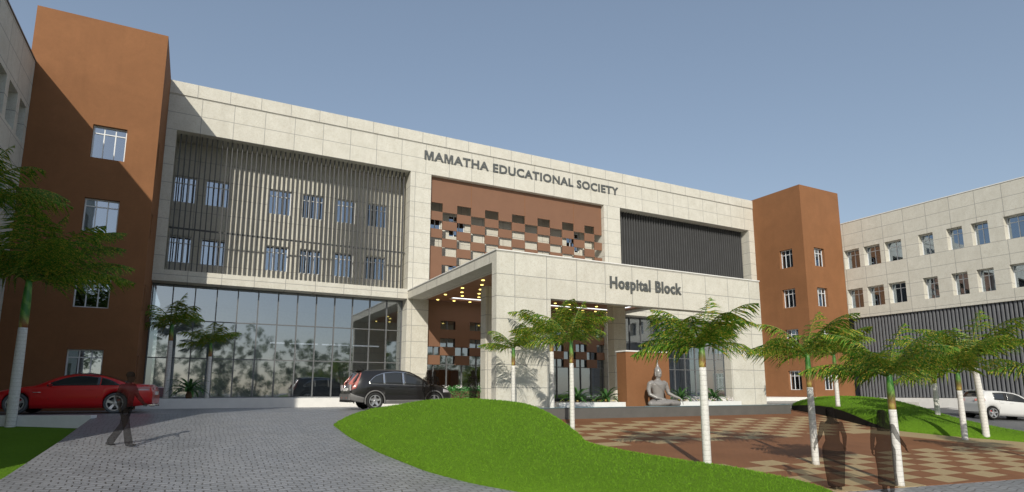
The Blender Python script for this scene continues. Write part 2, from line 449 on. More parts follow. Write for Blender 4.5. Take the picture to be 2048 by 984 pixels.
    def build(s, name, mat, parent=None, smooth=False, weld=True):
        me = bpy.data.meshes.new(name)
        org = ORG.get(parent.name, (0, 0, 0)) if parent else (0, 0, 0)
        me.from_pydata([(p[0]-org[0], p[1]-org[1], p[2]-org[2]) for p in s.v], [], s.f)
        if weld:
            bm = bmesh.new(); bm.from_mesh(me)
            bmesh.ops.remove_doubles(bm, verts=bm.verts, dist=1e-4)
            bmesh.ops.recalc_face_normals(bm, faces=bm.faces)
            bm.to_mesh(me); bm.free()
        if smooth: me.polygons.foreach_set('use_smooth', [True]*len(me.polygons))
        me.materials.append(M[mat] if isinstance(mat, str) else mat)
        o = bpy.data.objects.new(name, me); COL.objects.link(o)
        if parent: o.parent = parent; ORG[o.name] = org
        return o
ORG = {}
def tag(o, label, cat, group=None, kind=None):
    if label: o['label'] = label
    if cat: o['category'] = cat
    if group: o['group'] = group
    if kind: o['kind'] = kind
    return o
def thing(name, label, cat, loc=(0, 0, 0), rz=0, group=None, world=False):
    o = bpy.data.objects.new(name, None); COL.objects.link(o)
    o.empty_display_size = .3
    o.location = loc; o.rotation_euler = (0, 0, rz)
    if world: ORG[o.name] = tuple(loc)
    return tag(o, label, cat, group)
def copy_tree(o, parent=None):
    c = o.copy(); COL.objects.link(c)
    if parent: c.parent = parent
    for ch in list(o.children): copy_tree(ch, c)
    return c
def remeshed(mb, name, mat, parent, voxel=.012, it=4, fac=.5):
    me = bpy.data.meshes.new('tmp'); me.from_pydata(mb.v, [], mb.f)
    bm = bmesh.new(); bm.from_mesh(me)
    bmesh.ops.recalc_face_normals(bm, faces=bm.faces); bm.to_mesh(me); bm.free()
    o = bpy.data.objects.new('tmp', me); COL.objects.link(o)
    r = o.modifiers.new('r', 'REMESH'); r.mode = 'VOXEL'; r.voxel_size = voxel
    s_ = o.modifiers.new('s', 'SMOOTH'); s_.iterations = it; s_.factor = fac
    dg = bpy.context.evaluated_depsgraph_get()
    nm = bpy.data.meshes.new_from_object(o.evaluated_get(dg))
    bpy.data.objects.remove(o); bpy.data.meshes.remove(me)
    nm.name = name
    nm.materials.clear(); nm.materials.append(M[mat])
    nm.polygons.foreach_set('use_smooth', [True]*len(nm.polygons))
    q = bpy.data.objects.new(name, nm); COL.objects.link(q); q.parent = parent
    return q

# ------------------------------------------------------------------ ground
PL = -.72
YB = (2.659+PL)/.083
def T(x, y): return min(PL, -2.659+.083*max(y, 0))
def sheet(name, poly, mat, off, label=None, kind='structure', cat=None, thick=0, cuts=(YB, 0.0)):
    bm = bmesh.new()
    bm.faces.new([bm.verts.new((x, y, 0)) for x, y in poly])
    for c in cuts:
        bmesh.ops.bisect_plane(bm, geom=bm.verts[:]+bm.edges[:]+bm.faces[:], plane_co=(0, c, 0), plane_no=(0, 1, 0))
    bmesh.ops.triangulate(bm, faces=bm.faces)
    if thick:
        r = bmesh.ops.extrude_face_region(bm, geom=bm.faces[:])
        low = {v for v in r['geom'] if isinstance(v, bmesh.types.BMVert)}
    else: low = set()
    for v in bm.verts: v.co.z = T(v.co.x, v.co.y)+off-(thick if v in low else 0)
    bmesh.ops.recalc_face_normals(bm, faces=bm.faces)
    if not thick:
        for f in bm.faces:
            if f.normal.z < 0: f.normal_flip()
    me = bpy.data.meshes.new(name); bm.to_mesh(me); bm.free(); me.materials.append(M[mat])
    o = bpy.data.objects.new(name, me); COL.objects.link(o)
    tag(o, label, cat, kind=kind)
    return o
sheet('ground', [(-900, -700), (900, -700), (900, 900), (-900, 900)], 'asphalt', -.46, 'dark ground around the hospital forecourt')
sheet('driveway', [(-30, 30.9), (-30, 23.9), (-5.15, 23.9), (-2.60, 22.7), (-2.66, 18), (-2.80, 14), (-3.3, 9), (-4, 2), (-5, -6), (60, -6), (60, 4.6), (30, 6.4), (11.9, 8.03), (11.2, 10.4), (9.9, 12.4), (9.5, 14), (9.6, 18), (11.0, 19.4), (11, 30.9)],
      'pavers', 0, 'grey block paved driveway curving up to the entrance', thick=.40)
sheet('road', [(25.2, 21.8), (60, 24.5), (44.2, 28.2), (33.9, 28.2), (25.3, 24)][:1] + [(44.3, 22.2), (44.3, -5.9), (27.5, 6.3), (26, 10.5), (25.3, 14)], 'asphalt', -.19, 'grey asphalt road along the right hand wing', thick=.2)
sheet('lawn', [(-30, 23.7), (-5.2, 23.7), (-2.63, 22.5), (-2.69, 18), (-2.83, 14), (-3.33, 9), (-4.03, 2), (-5, -5), (-30, -5)], 'grass', -.30, 'short green lawn left of the driveway', thick=.1)
sheet('plaza', [(11.72, 8.06), (18, 7.42), (30, 6.2), (30.5, 9), (28, 12), (27, 15), (28, 19), (28.2, 21.2), (25.4, 21.0), (10, 20.6), (9.2, 18), (9.2, 13.3), (9.8, 12.1), (10.7, 10.6), (11.1, 9.3)], 'plaza', .012, 'red brown plaza paved with a tan chequer pattern', thick=.1)

def resample(P, step):
    out = []
    for i in range(len(P)):
        a = Vector(P[i]); b = Vector(P[(i+1) % len(P)])
        n = max(1, int((b-a).length/step))
        for k in range(n): out.append(a.lerp(b, k/n))
    return out
def smooth_loop(P, it=2):
    for _ in range(it):
        P = [P[i-1]*.25+P[i]*.5+P[(i+1) % len(P)]*.25 for i in range(len(P))]
    return P
def mound(name, B, spine, label, edge=lambda p: 0, pw=2.0):
    """a grass mound over the footprint B; spine = [(x, y, height, reach)] gives its height and how far in it is reached"""
    from mathutils.geometry import delaunay_2d_cdt
    Bp = smooth_loop(resample([(*p, 0) for p in B], .22), 2)
    rnd0 = random.Random(5)
    sg = []
    for i in range(len(Bp)): sg.append((Bp[i], Bp[(i+1) % len(Bp)]))
    A_ = np.array([p[:2] for p in Bp]); D_ = np.roll(A_, -1, 0)-A_; LL = (D_**2).sum(1)
    def dist(x, y):
        q = np.array((x, y))-A_; t = np.clip((q*D_).sum(1)/LL, 0, 1)
        d = np.sqrt(((q-D_*t[:, None])**2).sum(1)); return d.min()
    def inside(x, y):
        y0, y1 = A_[:, 1], np.roll(A_[:, 1], -1); x0, x1 = A_[:, 0], np.roll(A_[:, 0], -1)
        c = (y0 > y) != (y1 > y)
        xi = x0+(y-y0)/np.where(c, y1-y0, 1)*(x1-x0)
        return (c & (x < xi)).sum() % 2 == 1
    SPN = []
    for i in range(len(spine)-1):
        for k in range(6):
            t = k/6; SPN.append([spine[i][j]*(1-t)+spine[i+1][j]*t for j in range(4)])
    SPN.append(spine[-1]); SPN = np.array(SPN)
    def height(x, y):
        w_ = 1/(((SPN[:, :2]-(x, y))**2).sum(1)+.25)**1.6; w_ /= w_.sum()
        h = (SPN[:, 2]*w_).sum(); r_ = (SPN[:, 3]*w_).sum()
        d = dist(x, y); s_ = min(1, d/r_)
        zz = h*(1-(1-s_)**2.2)**.95
        zz += .010*math.sin(x*1.7+y*.9)*math.sin(y*1.3-x*.6)*min(1, d)
        if edge(Vector((x, y, 0))) or name == 'x':
            zz += edge(Vector((x, y, 0)))*max(0, 1-d/1.2)
        return T(x, y)+.02+zz
    co = [Vector((p.x, p.y)) for p in Bp]; nb_ = len(co)
    xs = A_[:, 0]; ys_ = A_[:, 1]; st = .22
    x = xs.min()
    while x < xs.max():
        y = ys_.min()
        while y < ys_.max():
            px, py = x+rnd0.uniform(-.05, .05), y+rnd0.uniform(-.05, .05)
            if inside(px, py) and dist(px, py) > .1: co.append(Vector((px, py)))
            y += st
        x += st
    vo, eo, fo_, *_r = delaunay_2d_cdt(co, [(i, (i+1) % nb_) for i in range(nb_)], [], 1, 1e-5)
    bm = bmesh.new()
    V = []
    for i, p in enumerate(vo):
        e0 = edge(Vector((p.x, p.y, 0))) if dist(p.x, p.y) < .02 else None
        V.append(bm.verts.new((p.x, p.y, T(p.x, p.y)+.02+e0 if e0 is not None else height(p.x, p.y))))
    for f in fo_: bm.faces.new([V[i] for i in f])
    bmesh.ops.recalc_face_normals(bm, faces=bm.faces)
    for f in bm.faces:
        if f.normal.z < 0: f.normal_flip()
    low = [bm.verts.new((p.x, p.y, T(p.x, p.y)-.2)) for p in Bp]
    bm.verts.ensure_lookup_table()
    ring = [bm.verts.new((p.x, p.y, T(p.x, p.y)+.02+edge(p))) for p in Bp]
    for i in range(len(Bp)): bm.faces.new((low[i], low[(i+1) % len(Bp)], ring[(i+1) % len(Bp)], ring[i]))
    bmesh.ops.remove_doubles(bm, verts=bm.verts, dist=.003)
    for f in bm.faces: f.smooth = True
    bm.normal_update()
    rings = [(p, 0, 0) for p in Bp]
    me = bpy.data.meshes.new(name); bm.to_mesh(me)
    me.materials.append(M['grass'])
    o = bpy.data.objects.new(name, me); COL.objects.link(o); tag(o, label, None, kind='structure')
    # grass blades rooted on the mound
    tri = [(f.calc_area(), f) for f in bm.faces if f.normal.z > .3]
    tot = sum(a for a, f in tri)
    g = MB(); rnd = random.Random(3)
    for a, f in tri:
        c0 = f.calc_center_median(); dist = c0.length
        nb = a*min(900, 90000/dist**2)
        nb = int(nb)+(rnd.random() < nb-int(nb))
        vs = [v.co for v in f.verts]
        for _ in range(nb):
            u, v_ = rnd.random(), rnd.random()
            p = (vs[0]*(1-u)+vs[1]*u)*(1-v_)+(vs[-1]*(1-u)+vs[2 if len(vs) > 3 else 1]*u)*v_
            an = rnd.random()*6.28; h = rnd.uniform(.02, .045); wd = .0045*max(1, dist/10)
            dx, dy = math.cos(an)*wd, math.sin(an)*wd
            lx, ly = rnd.gauss(0, .02), rnd.gauss(0, .02)
            g.add([(p.x-dx, p.y-dy, p.z-.004), (p.x+dx, p.y+dy, p.z-.004), (p.x+lx, p.y+ly, p.z+h)], [(0, 1, 2)])
    bm.free()
    gb = g.build('grass', 'blade', weld=False)
    tag(gb, 'short grass blades growing on the '+label.split(',')[0], 'grass', kind='stuff')
    return rings
M1B = [(4.05, 19.9), (3.98, 17.2), (4.12, 14.7), (4.48, 12.3), (4.95, 11), (5.48, 10.13), (6.4, 8.9), (7.8, 7.9), (9.6, 7.4), (11.6, 7.9), (11.42, 9.1), (11.25, 10.1), (10.75, 10.75), (10.15, 11.95), (9.72, 13.2), (10.1, 14.6), (10.75, 15.8), (11.5, 17.6), (11.75, 18.5), (11.2, 19.4), (8, 20.3), (5, 20.6)]
SP1 = [(5.0, 18.5, .42, 1.8), (5.7, 18.2, .70, 2.1), (6.6, 18.0, .92, 2.4), (7.6, 17.8, .98, 2.7), (8.8, 17.4, .93, 2.6), (9.5, 16.7, .80, 2.2), (8.2, 15.0, .66, 2.6), (7.4, 13, .48, 2.5), (7.6, 11.2, .34, 2.2), (8.6, 9.4, .22, 1.6)]
mound('grass_mound', M1B, SP1, 'bright green grass mound in front of the entrance canopy')
M2B = [(27.9, 21.9), (27.15, 20.4), (26.5, 18.6), (25.3, 16.7), (24.5, 15.4), (24.25, 14), (24.9, 12.55), (26.1, 10.9), (27.6, 8.5), (29.2, 8.6), (28.3, 11.4), (28.6, 13.2), (30.4, 15.6), (32.3, 17.6), (33.2, 19.6), (32.4, 21.6), (30, 22.6)]
SP2 = [(28.9, 20.8, .62, 1.8), (29.2, 18.6, .86, 2), (28.4, 16.8, .84, 1.9), (27.0, 14.6, .55, 1.4), (26.6, 12.7, .30, .9), (27.7, 10, .18, .6)]
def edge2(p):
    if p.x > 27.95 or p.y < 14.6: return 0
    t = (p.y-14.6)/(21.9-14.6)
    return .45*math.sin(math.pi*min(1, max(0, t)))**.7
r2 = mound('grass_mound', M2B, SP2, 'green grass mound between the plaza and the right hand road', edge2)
m = MB(); es = [(p, edge2(p)) for p, q, h in r2]  # black strip added as painted shade beneath the mound's raised front edge
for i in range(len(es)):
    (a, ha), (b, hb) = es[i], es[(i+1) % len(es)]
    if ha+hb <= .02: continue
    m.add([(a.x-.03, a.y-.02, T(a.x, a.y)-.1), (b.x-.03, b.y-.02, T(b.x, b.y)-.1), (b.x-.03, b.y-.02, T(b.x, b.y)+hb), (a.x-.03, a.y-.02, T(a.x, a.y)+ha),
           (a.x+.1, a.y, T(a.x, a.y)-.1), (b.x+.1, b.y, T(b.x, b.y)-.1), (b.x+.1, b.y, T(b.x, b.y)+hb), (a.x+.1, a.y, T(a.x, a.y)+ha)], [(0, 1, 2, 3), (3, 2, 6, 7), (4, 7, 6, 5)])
tag(m.build('shade_strip', 'edge_shade'), 'black strip of painted shade under the far grass mound edge beside the plaza', 'painted shade')
# low white wall at the left end of the drive
m = MB()
a, b_ = Vector((-30, 24.05, 0)), Vector((-5.15, 24.05, 0)); c = Vector((-2.58, 22.78, 0))
def prism(m, P, z0, z1):
    n = len(P)
    m.add([(x, y, z0) for x, y in P]+[(x, y, z1) for x, y in P], [tuple(range(n))[::-1], tuple(range(n, 2*n))]+[(i, (i+1) % n, n+(i+1) % n, n+i) for i in range(n)])
prism(m, [(-30, 23.68), (-5.22, 23.68), (-2.60, 22.45), (-2.48, 22.70), (-5.15, 23.93), (-30, 23.93)], -1.3, -.70)
tag(m.build('retaining_wall', 'white'), 'low white retaining wall between the left lawn and the red car', 'low wall')
m = MB(); m.box(29, 43.6, 8.0, 8.25, -2.3, -1.7)
# kerbs along the right road
m = MB()
prism(m, [(28.45, 11.5), (29.35, 8.7), (29.75, 8.8), (28.85, 11.5), (29.1, 13.0), (30.8, 15.3), (32.7, 17.3), (32.4, 17.5), (30.5, 15.6), (28.7, 13.3)], -2.3, -1.43)
K = sheet('path', [(28.42, 11.5), (29.3, 8.7), (30.1, 8.8), (29.2, 11.5), (29.4, 12.9), (31.1, 15.1), (33.0, 17.2), (32.5, 17.6), (30.6, 15.7), (28.7, 13.3)], 'tan', -.05, 'tan paved strip between the far grass mound and the road', thick=.3)

# ------------------------------------------------------------------ windows
def window(par, axis, u0, u1, z0, z1, d, sgn=-1, n=3, fr=.05, mat='white', dp=.06, tz=.27):
    """frame + pane; axis 'x' plane y=d facing -y (sgn -1); axis 'y' plane x=d facing sgn*x"""
    f = MB()
    def bx(ua, ub, za, zb, da, db):
        lo, hi = min(d+sgn*da, d+sgn*db), max(d+sgn*da, d+sgn*db)
        if axis == 'x': f.box(ua, ub, lo, hi, za, zb)
        else: f.box(lo, hi, ua, ub, za, zb)
    e = .002
    bx(u0+e, u1-e, z0+e, z0+fr, 0, dp); bx(u0+e, u1-e, z1-fr, z1-e, 0, dp)
    bx(u0+e, u0+fr, z0+fr, z1-fr, 0, dp); bx(u1-fr, u1-e, z0+fr, z1-fr, 0, dp)
    for k in range(1, n):
        u = u0+(u1-u0)*k/n; bx(u-fr*.4, u+fr*.4, z0+fr, z1-fr, .003, dp-.006)
    zt = z1-(z1-z0)*tz; bx(u0+fr, u1-fr, zt-fr*.4, zt+fr*.4, .006, dp-.003)
    fo = f.build('window', mat, par)
    p = MB(); dd = d+sgn*.02
    lo, hi = dd-.004, dd+.004
    if axis == 'x': p.box(u0+fr*.5, u1-fr*.5, lo, hi, z0+fr*.5, z1-fr*.5)
    else: p.box(lo, hi, u0+fr*.5, u1-fr*.5, z0+fr*.5, z1-fr*.5)
    p.build('pane', 'wglass', fo)
    return fo
def darkroom(par, axis, u0, u1, z0, z1, d, depth, name='room'):
    m_ = MB()
    m_.box(u0, u1, d, d+depth, z0, z1) if axis == 'x' else m_.box(min(d, d+depth), max(d, d+depth), u0, u1, z0, z1)
    return m_.build(name, 'interior', par)

# ------------------------------------------------------------------ hospital main block
Z0 = -1.0
H = thing('hospital_building', 'long cream stone hospital block with louvred recesses and red screen', 'building', (19, 40, Z0), world=True)
X0, X1 = -2.02, 39.79
XA, XB, XC, XD, XE, XF = -1.56, 10.63, 11.92, 24.71, 26.11, 39.17
# upper frame (header and end strips), beams
m = MB().holes('x', X0+.004, X1-.004, 5.29, 14.86, [(XA, XB, 5.85, 12.97), (XB, XC, 5.2, 12.97), (XC, XD, 5.2, 12.97), (XD, XE, 5.2, 12.97), (XE, XF, 5.85, 12.97)], 33, 34.6)
m.build('facade_wall', 'stone', H)
m = MB(); m.box(X0+.004, X1-.004, 32.96, 34.9, 14.86, 15.54); m.build('parapet', 'stone_cap', H)
m = MB(); m.box(XB, XC, 33, 34.6, Z0, 12.97); m.build('pillar', 'stone_p1', H)
m = MB(); m.box(XD, XE, 33, 34.6, Z0, 12.97); m.build('pillar', 'stone_p1', H)
m = MB(); m.box(X1-.62, X1-.004, 33, 34.6, Z0, 5.288); m.build('pillar', 'stone_p1', H)
# set back wall with window openings
WX = []
for a in (-1.66, -.06, 3.08, 4.85, 6.68, 8.55): WX.append(a)
wins = [(a, a+1.16, z, z+1.4) for a in WX for z in (9.73, 6.53)]
CX = [(12.1, 13.2), (13.75, 14.85), (22.6, 23.7)]
wins += [(a, b, z, z+1.4) for a, b in CX for z in (9.73, 6.53)]
RX = [27.3, 29.4, 31.6, 33.9, 36.2]
wins += [(a, a+1.16, z, z+1.4) for a in RX for z in (9.73, 6.53)]
wins = [(max(a, XA+.02), b, c_, d_) for a, b, c_, d_ in wins]
MB().holes('x', X0+.01, X1-.01, 5.35, 14.84, wins, 34.6, 34.85).build('rear_wall', 'stone', H)
for a, b, c_, d_ in wins: window(H, 'x', a, b, c_, d_, 34.78, tz=.25)
# roof, side and inner envelope
m = MB(); m.box(X0+.02, X1-.02, 34.9, 48, 14.4, 14.85); m.box(X0+.02, X1-.02, 47.7, 48, Z0, 14.39); m.build('roof', 'conc', H)
m = MB(); m.box(X0+.02, X1-.02, 36.4, 36.6, 5.6, 14.3); m.build('inner_wall', 'interior', H)
m = MB(); m.box(X0+.02, X1-.02, 33.9, 47.6, 5.30, 5.34); m.box(X0+.02, X1-.02, 42, 42.2, -.5, 5.28); m.box(X0+.02, X1-.02, 33.98, 41.9, -.34, -.30); m.build('interior', 'interior', H)
for x in (3.4, 11.2, 19.2, 27.3, 35.2):
    m = MB().lathe([(.42, -.29), (.42, 5.28)], 28, c=(x, 36.8, 0)); m.build('interior_column', 'inside_white', H, True)
m = MB()
for x in (4.2, 6.2, 8.2, 10.2): m.box(x-.85, x+.85, 40.2, 40.35, 3.0, 3.08)
m.build('interior_light', emit('dim_light_strip', (.9, .93, 1), .6), H)
# louvre screens
def louvres(u0, u1, z0, z1, d, name='louvre_screen', mat='louvre', axis='x', sp=.2395, th=.045, dp=.17, par=H, rails=()):
    m_ = MB(); n = int((u1-u0)/sp)
    for k in range(n+1):
        u = u0+.2+k*sp
        if u > u1-.05: break
        # blade with a bevelled nose
        pts = [(-th/2, dp), (th/2, dp), (th/2, .02), (th*.25, 0), (-th*.25, 0), (-th/2, .02)]
        P = [(u+a, d+b) if axis == 'x' else (d+b, u+a) for a, b in pts]
        prism(m_, P, z0, z1)
    for z in rails:
        if axis == 'x': m_.box(u0+.02, u1-.02, d+dp+.01, d+dp+.06, z-.04, z+.04)
        else: m_.box(d+dp+.01, d+dp+.06, u0+.02, u1-.02, z-.04, z+.04)
    return m_.build(name, mat, par)
louvres(XA, XB, 5.853, 12.967, 33.42, rails=(8.1,), dp=.19, th=.055)
louvres(XE+.2, XF, 5.853, 12.967, 33.62, mat='louvre_dark', dp=.26, th=.06, rails=(8.1,))
# terracotta screen
cols = [XC+.003, 12.81, 13.76, 14.70, 15.66, 16.62, 17.58, 18.54, 19.50, 20.46, 21.42, 22.36, 23.24, 24.06, XD-.02]
zt = 11.37; pz = .545
rows = [zt-pz*k for k in range(0, 19)]
U = cols; LR = [4.17, 3.66, 3.14, 2.63, 2.13, 1.58]
Zr = sorted([12.965]+[round(z, 3) for z in rows if z > 6.4]+LR)
def solid(i, j):
    z = (Zr[j]+Zr[j+1])/2
    if z > zt or z < 1.62: return True
    r = int((zt-z)/pz)
    if r <= 5:
        if i < 1 and r == 5: return True
        return (i+r) % 2 == 1
    if r == 6: return not (i >= 2 and (i+r) % 2 == 0)
    if r == 7 and z > 7: return not (i % 2 == 1)
    if z > LR[0]: return True
    q = max(k for k in range(6) if z < LR[k])
    return not ((i % 2 == 1) if q in (0, 2, 4) else (i % 2 == 0 and q == 3))
MB().gridwall('x', U, Zr, solid, 33.3, 33.38).build('terracotta_screen', 'panel', H)
for x in (14.70, 18.54, 22.36): MB().box(x-.012, x+.012, 33.292, 33.298, 11.40, 12.96).build('panel_joint', 'brown', H)
# curtain walls
def curtain(u0, u1, z0, z1, d, us, zs, name='curtain_wall'):
    f = MB()
    for u in us: f.box(u-.028, u+.028, d-.07, d+.05, z0, z1)
    for z in zs: f.box(u0, u1, d-.05, d+.03, z-.025, z+.025)
    fo = f.build(name, 'grey', H)
    # each pane sits a hair out of true, as real glazing does
    rnd = random.Random(int(u0*10)); uu = sorted(set([u0]+[u for u in us if u0 < u < u1]+[u1])); zz = sorted([z0]+[z for z in zs if z0+.05 < z < z1-.05]+[z1])
    p = MB()
    for i in range(len(uu)-1):
        for j in range(len(zz)-1):
            t1, t2 = rnd.gauss(0, .0010), rnd.gauss(0, .0010)
            q = [(uu[i], d+t1, zz[j]), (uu[i+1], d-t1+t2, zz[j]), (uu[i+1], d-t1, zz[j+1]), (uu[i], d+t1-t2, zz[j+1])]
            p.add(q, [(0, 1, 2), (0, 2, 3)])
    p.build('pane', 'glass', fo, weld=False)
    return fo
curtain(X0+.01, XB, -.29, 5.285, 33.9, [-1.97]+[-1.10+.982*k for k in range(12)]+[10.6], (-.26, 1.65, 3.51, 5.26))
curtain(XC+.01, XD-.01, -.45, 5.285, 33.47, [11.97, 12.45, 13.28, 14.25, 15.2, 16.15, 17.1, 18.05, 19.0, 20, 20.95, 21.9, 22.8, 23.65, 24.6], (-.42, 1.6, 3.5, 5.26))
curtain(XE, XF, -.45, 5.285, 33.9, [26.15]+[27.35+1.02*k for k in range(12)]+[39.1], (-.42, 1.62, 2.45, 3.5, 5.26))
# entrance lobby portal behind the glass
m = MB(); m.box(13.3, 13.45, 34.7, 36, -.28, 2.0); m.box(17.3, 17.45, 34.6, 36, -.28, 2.0); m.box(13.3, 17.45, 34.6, 36, 2.003, 2.12); m.box(13.5, 14.6, 36.0, 36.1, -.28, 2); m.box(16.0, 17.2, 36, 36.1, -.28, 2)
m.build('entrance_portal', 'panel', H)
# plinth
m = MB(); m.box(X0+.01, XB, 30.5, 33.85, Z0, -.29); m.build('plinth', 'stone_k', H)
m = MB(); m.box(27.0, X1+4.5, 28.0, 33.85, Z0-.6, -.36); m.build('plinth', 'stone_k', H)
# ------------------------------------------------------------------ lettering
def lettering(name, body, x0, x1, zb, cap, y, label):
    cu = bpy.data.curves.new('t', 'FONT'); cu.body = body; cu.size = 1; cu.extrude = .02; cu.offset = .027; cu.space_character = 1.09
    cu.resolution_u = 4
    to = bpy.data.objects.new('t', cu); COL.objects.link(to)
    dg = bpy.context.evaluated_depsgraph_get()
    me = bpy.data.meshes.new_from_object(to.evaluated_get(dg))
    bpy.data.objects.remove(to)
    bm = bmesh.new(); bm.from_mesh(me); bmesh.ops.remove_doubles(bm, verts=bm.verts, dist=1e-5)
    bm.verts.ensure_lookup_table()
    seen = set(); isl = []
    for v in bm.verts:
        if v.index in seen: continue
        st = [v]; seen.add(v.index); comp = []
        while st:
            q = st.pop(); comp.append(q)
            for e in q.link_edges:
                o2 = e.other_vert(q)
                if o2.index not in seen: seen.add(o2.index); st.append(o2)
        isl.append(comp)
    isl.sort(key=lambda c: min(v.co.x for v in c))
    groups = []
    for c in isl:
        a, b = min(v.co.x for v in c), max(v.co.x for v in c)
        if groups and a < groups[-1][1]-.25*(b-a): groups[-1][0] += c; groups[-1][1] = max(b, groups[-1][1])
        else: groups.append([list(c), b])
    xs = [v.co.x for v in bm.verts]; xa, xb = min(xs), max(xs)
    hv = [v.co.y for v in groups[0][0]]; ya, yb = min(hv), max(hv)
    sx = (x1-x0)/(xb-xa); sz = cap/(yb-ya)
    par = thing(name, label, 'sign', ((x0+x1)/2, y, zb), world=True)
    chars = body.replace(' ', '')
    for gi, (comp, _) in enumerate(groups):
        if len(groups) == len(chars) and chars[gi] == 'M':
            a, b = x0+(min(v.co.x for v in comp)-xa)*sx, x0+(max(v.co.x for v in comp)-xa)*sx
            O = [(0, 0), (0, 1), (.29, 1), (.5, .36), (.71, 1), (1, 1), (1, 0), (.80, 0), (.80, .70), (.60, 0), (.40, 0), (.20, .70), (.20, 0)]
            mb = MB(); n_ = len(O); P_ = [(a+(b-a)*u, zb+cap*q) for u, q in O]
            mb.add([(x, y-.05, z) for x, z in P_]+[(x, y-.004, z) for x, z in P_], [tuple(range(n_)), tuple(range(n_, 2*n_))[::-1]]+[(i, n_+i, n_+(i+1) % n_, (i+1) % n_) for i in range(n_)])
            mb.build('letter', 'letter', par); continue
        ids = {v: i for i, v in enumerate(comp)}
        mb = MB(); mb.v = [(x0+(v.co.x-xa)*sx, y-.004-(v.co.z+.021)*1.1, zb+(v.co.y-ya)*sz) for v in comp]
        mb.f = [tuple(ids[v] for v in f.verts) for f in bm.faces if f.verts[0] in ids]
        mb.build('letter', 'letter', par)
    bm.free()
lettering('wall_lettering', 'MAMATHA EDUCATIONAL SOCIETY', 11.45, 26.0, 13.86, .56, 33, 'large grey capital letters MAMATHA EDUCATIONAL SOCIETY across the top of the facade')
lettering('canopy_lettering', 'Hospital Block', 16.33, 20.58, 4.62, .54, 21.52, 'grey letters Hospital Block on the entrance canopy fascia')

# ------------------------------------------------------------------ entrance canopy
CN = thing('entrance_canopy', 'deep cream stone entrance canopy on broad slab columns with wood ceiling', 'canopy', (18.4, 27, -.6), world=True)
CX0, CX1, CY = 10.656, 26.07, 21.52
m = MB(); m.box(CX0, CX1, CY, CY+.43, 3.91, 5.737); m.build('fascia', 'stone_c', CN)
m = MB(); m.box(CX0, 11.7, CY+.432, 32.995, 5.29, 5.735); m.box(25.2, CX1, CY+.432, 32.995, 5.29, 5.735); m.box(11.703, 25.197, CY+.432, 32.995, 5.45, 5.70); m.build('roof_slab', 'stone_c', CN)
m = MB(); m.box(CX0-.03, CX1+.03, CY-.03, CY+.40, 5.74, 5.79); m.box(CX0-.03, CX0+.3, CY+.402, 32.99, 5.74, 5.79); m.build('coping', 'stone_k', CN)
for a, b in ((CX0, 13.22), (23.68, CX1)):
    m = MB(); m.box(a, b, CY+.003, CY+.427, -1.1, 3.907); m.build('column', 'stone_c', CN)
for x in (12.9, 20.9):
    m = MB(); m.box(x, x+.85, 27.27, 27.85, -.65, 5.36); m.build('column', 'conc', CN) if False else m.build('column', 'stone_c', CN)
RX0, RX1, RY0, RY1 = 12.9, 24.7, 23.9, 32.3; cw = .55
m = MB()
m.box(11.703, 25.197, CY+.434, RY0, 5.33, 5.36); m.box(11.703, 25.197, RY1, 32.99, 5.33, 5.36)
m.box(11.703, RX0, RY0, RY1, 5.33, 5.36); m.box(RX1, 25.197, RY0, RY1, 5.33, 5.36)
m.box(RX0, RX1-cw, RY0, RY1-cw-.15, 5.33, 5.36)
m.build('wood_ceiling', 'wood', CN)
m = MB(); m.box(RX0, RX1, RY1-cw-.15, RY1, 5.40, 5.43); m.box(RX1-cw, RX1, RY0, RY1-cw-.153, 5.40, 5.43)
m.build('light_strip', 'strip', CN)
pd = None
for x0_, y_, n_ in ((12.15, 22.7, 13), (12.6, 24.8, 11), (12.1, 25.9, 11), (12.6, 27.1, 11), (12.1, 28.4, 12), (12.6, 29.65, 12), (12.1, 30.8, 12), (12.4, 32.75, 13)):
    for k in range(n_):
        x = x0_+1.02*k
        if pd is None:
            pd = MB().lathe([(.07, -.025), (.08, 0), (.09, .003)], 12).build('downlight', 'lamp', CN)
            o = pd
        else: o = pd.copy(); COL.objects.link(o)
        o.location = (x, y_, 5.328)
# forecourt floor under the canopy
m = MB(); m.box(11.0, 39, 21.2, 33.8, -1.2, -.60); tag(m.build('terrace', 'conc'), 'pale paved terrace floor under the canopy', None, kind='structure')
# pool and planter kerb
PO = thing('reflecting_pool', 'long dark grey reflecting pool edge in front of the canopy', 'pool', (18, 20.2, -1.2), world=True)
m = MB(); m.box(10.7, 25.4, 19.62, 19.82, -1.5, -.60); m.box(25.2, 25.4, 19.823, 21.19, -1.5, -.60); m.box(10.7, 25.197, 19.823, 21.19, -1.5, -.78); m.build('pool_wall', 'pool', PO)
m = MB(); m.box(10.8, 25.19, 19.825, 21.19, -.64, -.605); m.build('water', 'water', PO)
m = MB(); m.box(10.7, 25.4, 19.60, 19.84, -.598, -.588); m.build('rim', simple('blue_grey_rim', (.12, .26, .32), .3), PO)
m = MB(); m.box(13.25, 23.66, 21.0, 21.25, -.75, -.43); tag(m.build('planter_kerb', 'stone_k'), 'low white planter kerb behind the reflecting pool', 'kerb')
m = MB(); m.box(16.63, 19.07, 20.9, 21.55, -.70, 1.74); pw = thing('feature_wall', 'terracotta feature wall with a white cap behind the seated statue', 'wall', (17.85, 21.2, -.7), world=True)
m.build('wall', 'brown', pw)
m = MB(); m.box(16.60, 19.10, 20.87, 21.58, 1.742, 1.80); m.build('cap', 'stone_k', pw)

